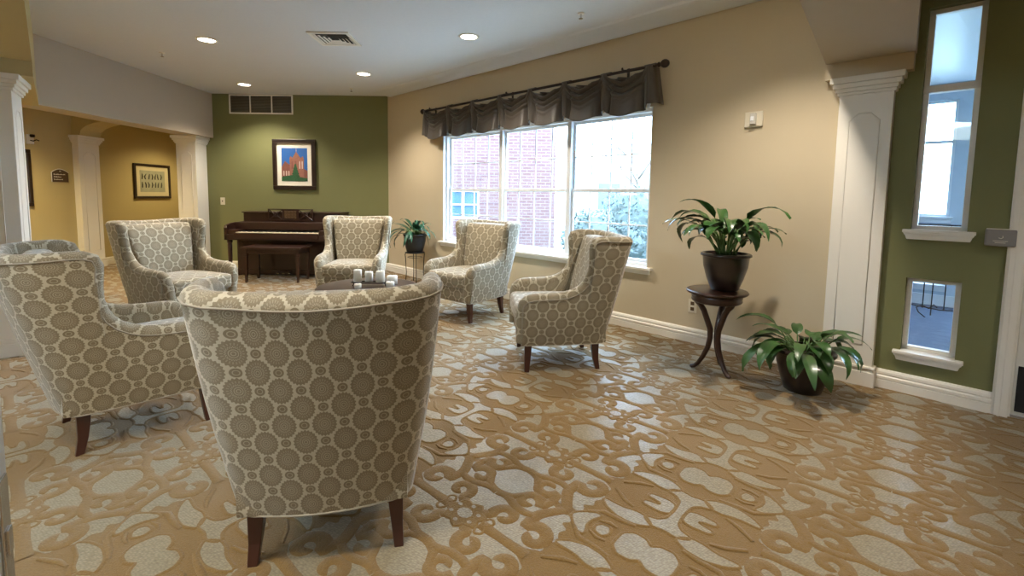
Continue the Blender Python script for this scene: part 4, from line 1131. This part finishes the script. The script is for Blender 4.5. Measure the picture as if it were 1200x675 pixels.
def bush(x, y, rx, ry, h, seed, lab):
    rn = random.Random(seed); t = thing('shrub', lab, 'shrub', (x,y,-.25), 0, 'clipped shrubs outside the window')
    b = MB(); n = 1500
    for i in range(n):
        u = rn.uniform(-1,1); th = rn.uniform(0,2*PI); r = rn.uniform(.80,1.02); c = math.sqrt(1-u*u)
        p = Vector((rx*r*c*math.cos(th), ry*r*c*math.sin(th), max(.03, h*.5+h*.52*r*u)))
        p += Vector((noise.noise(p*2.5)*.12, noise.noise(p*2.5+Vector((5,0,0)))*.12, 0))
        d = Vector((rn.uniform(-1,1), rn.uniform(-1,1), rn.uniform(-.3,1))).normalized(); e = d.orthogonal().normalized(); s_ = rn.uniform(.035,.06)
        b.add([p-d*s_, p+e*s_*.45, p+d*s_, p-e*s_*.45], [(0,1,2,3)])
    b.build('foliage', M['shrub'], t)
    b = MB()
    for k in range(7):
        a = k*.9; b.tube([(0,0,0),(rx*.3*math.cos(a),ry*.3*math.sin(a),h*.4),(rx*.6*math.cos(a),ry*.6*math.sin(a),h*.75)], [.03,.02,.008], 5)
    b.lathe([(rx*.3,.1),(rx*.72,h*.3),(rx*.78,h*.6),(rx*.4,h*.88)], 0, 0, 12); b.build('branches', M['shrub'], t)
for i, (x, y, rx, ry, h, lab) in enumerate([(1.60,9.3,.60,.5,1.25,'low shrub at the corner of the brick building outside'),(1.80,7.55,.52,.48,1.10,'rounded shrub outside behind the middle of the right window bay'),(3.0,6.95,.55,.5,1.05,'low shrub outside behind the rightmost chair'),(3.45,8.5,.85,.7,1.45,'taller shrub outside, farther back at right'),(2.75,10.6,.8,.7,1.75,'farthest shrub outside beside the brick building edge'),(-.4,9.3,.5,.45,.7,'small shrub outside below the left window bay')]):
    bush(x, y, rx, ry, h, 40+i, lab)
def tree(x, y, h, seed, lab):
    rn = random.Random(seed); t = thing('bare_tree', lab, 'tree', (x,y,-.25), 0, 'bare winter trees outside'); b = MB(); tk = MB()
    tk.tube([(0,0,0),(.03,.02,h*.2),(0,.05,h*.4)], [.09,.07,.055], 8); tk.build('trunk', M['bark'], t)
    def br(p, d, L, r, dep):
        q = p+d*L*.5+Vector((rn.uniform(-.05,.05),rn.uniform(-.05,.05),0))*L; e = q+(d+Vector((0,0,.12))).normalized()*L*.5
        b.tube([p,q,e], [r,r*.8,r*.55], 5)
        if dep > 0:
            for k in range(3):
                nd = (d+Vector((rn.uniform(-.8,.8),rn.uniform(-.8,.8),rn.uniform(-.2,.6)))).normalized(); br(lerp(q,e,rn.random()) if k else e, nd, L*rn.uniform(.6,.8), r*.55, dep-1)
    for k in range(5): 
        a = k*1.3; br(Vector((0,.05,h*(.28+.03*k))), Vector((math.cos(a)*.7,math.sin(a)*.7,.8)).normalized(), h*.22, .035, 4)
    b.build('branches', M['bark'], t)
tree(3.6,13.5,5.0,3,'bare tree outside left of the right window bay'); tree(7.6,12.4,5.0,8,'bare tree outside at the right of the window view')
fh = thing('distant_building', 'faint pale building far outside behind the shrubs', 'building', (8.5,22,-.25))
b = MB(); uvbox(b, -6, 6, 0, 5, 0, 2.6); b.build('outer_wall', M['concrete'], fh)
b = MB(); b.add([(-6.4,-.4,2.6),(6.4,-.4,2.6),(6.4,5.4,2.6),(-6.4,5.4,2.6),(-5,2.5,4.2),(5,2.5,4.2)], [(0,1,5,4),(1,2,5),(2,3,4,5),(3,0,4),(0,3,2,1)]); b.build('roof', M['concrete'], fh)
b = MB()
for x in (-4,-1.5,1.5,4): b.box(x-.5,x+.5,-.05,0,.9,2.1)
b.build('window_pane', M['bluepane'], fh)

# ================================================================ LIGHT
w = bpy.data.worlds.new('overcast_sky'); SC.world = w; w.use_nodes = True; nt = w.node_tree
bg = nt.nodes['Background']; tc = nt.nodes.new('ShaderNodeTexCoord'); sp = nt.nodes.new('ShaderNodeSeparateXYZ'); nt.links.new(tc.outputs['Generated'], sp.inputs[0])
mr = nt.nodes.new('ShaderNodeMapRange'); nt.links.new(sp.outputs[2], mr.inputs[0]); mr.inputs[1].default_value = -.1; mr.inputs[2].default_value = .7
nt.links.new(mixc(nt, mr.outputs[0], (.66,.83,1.0), (.50,.73,1.0)), bg.inputs['Color']); bg.inputs['Strength'].default_value = WORLD
sun = bpy.data.lights.new('sun', 'SUN'); sun.energy = .6; sun.angle = .5; sun.color = (1,.95,.88); so = bpy.data.objects.new('sun', sun); COL.objects.link(so); so.rotation_euler = (math.radians(50),0,math.radians(25))
def lamp_fixture(x, y, z, E, lab, col=(1,.80,.42)):
    t = thing('downlight', lab, 'ceiling light', (x, y, z), 0, 'recessed downlights')
    MB().lathe([(.100,0),(.098,-.006),(.078,-.008),(.074,-.001)], 0, 0, 24, cap0=False, cap1=False).build('trim_ring', M['white'], t)
    MB().lathe([(.0,-.004),(.074,-.004)], 0, 0, 24, cap0=False, cap1=False).build('lens', M['lens'], t, smooth=False)
    l = bpy.data.lights.new('lamp', 'SPOT'); l.energy = E; l.color = col; l.spot_size = math.radians(150); l.spot_blend = .8; l.shadow_soft_size = .08
    lo = bpy.data.objects.new('lamp', l); COL.objects.link(lo); lo.parent = t; lo.location = (0,0,-.02)
lamp_fixture(*wp(6.9,1.9,2.62), LOBBY_E, 'lobby downlight behind the narrow windows', (.75,.88,1)); lamp_fixture(-5.85,5.6,2.36,CORR_E,'corridor downlight beyond the left header'); lamp_fixture(-5.8,8.9,2.36,CORR_E*.45,'corridor downlight past the arched header'); lamp_fixture(-5.2,2.6,2.36,CORR_E*.6,'corridor downlight on the near side of the big column')

# ================================================================ CAMERA (level horizon, slight downward pitch, cropped frame)
cam = bpy.data.cameras.new('camera'); co = bpy.data.objects.new('camera', cam); COL.objects.link(co); SC.camera = co
yaw, pitch, roll = [math.radians(a) for a in (.04, 4.91, .82)]
f = Vector((math.sin(yaw)*math.cos(pitch), math.cos(yaw)*math.cos(pitch), -math.sin(pitch))); r = Vector((math.cos(yaw), -math.sin(yaw), 0)); u = r.cross(f)
r2 = r*math.cos(roll)+u*math.sin(roll); u2 = -r*math.sin(roll)+u*math.cos(roll)
mt = Matrix(((r2.x,u2.x,-f.x,0),(r2.y,u2.y,-f.y,0),(r2.z,u2.z,-f.z,1.25),(0,0,0,1))); co.matrix_world = mt
cam.sensor_width = 36; cam.lens = 36*551.4/1200; cam.shift_x = 0; cam.shift_y = -(337.5-275.9)/1200; cam.clip_start = .05; cam.clip_end = 200
SC.view_settings.view_transform = 'Standard'; SC.view_settings.look = 'None'; SC.view_settings.gamma = 1; SC.view_settings.use_curve_mapping = False
SC.view_settings.exposure = EXPO
SC.cycles.max_bounces = 8; SC.cycles.diffuse_bounces = 5; SC.cycles.transparent_max_bounces = 12; SC.cycles.sample_clamp_indirect = 6; SC.cycles.use_denoising = True
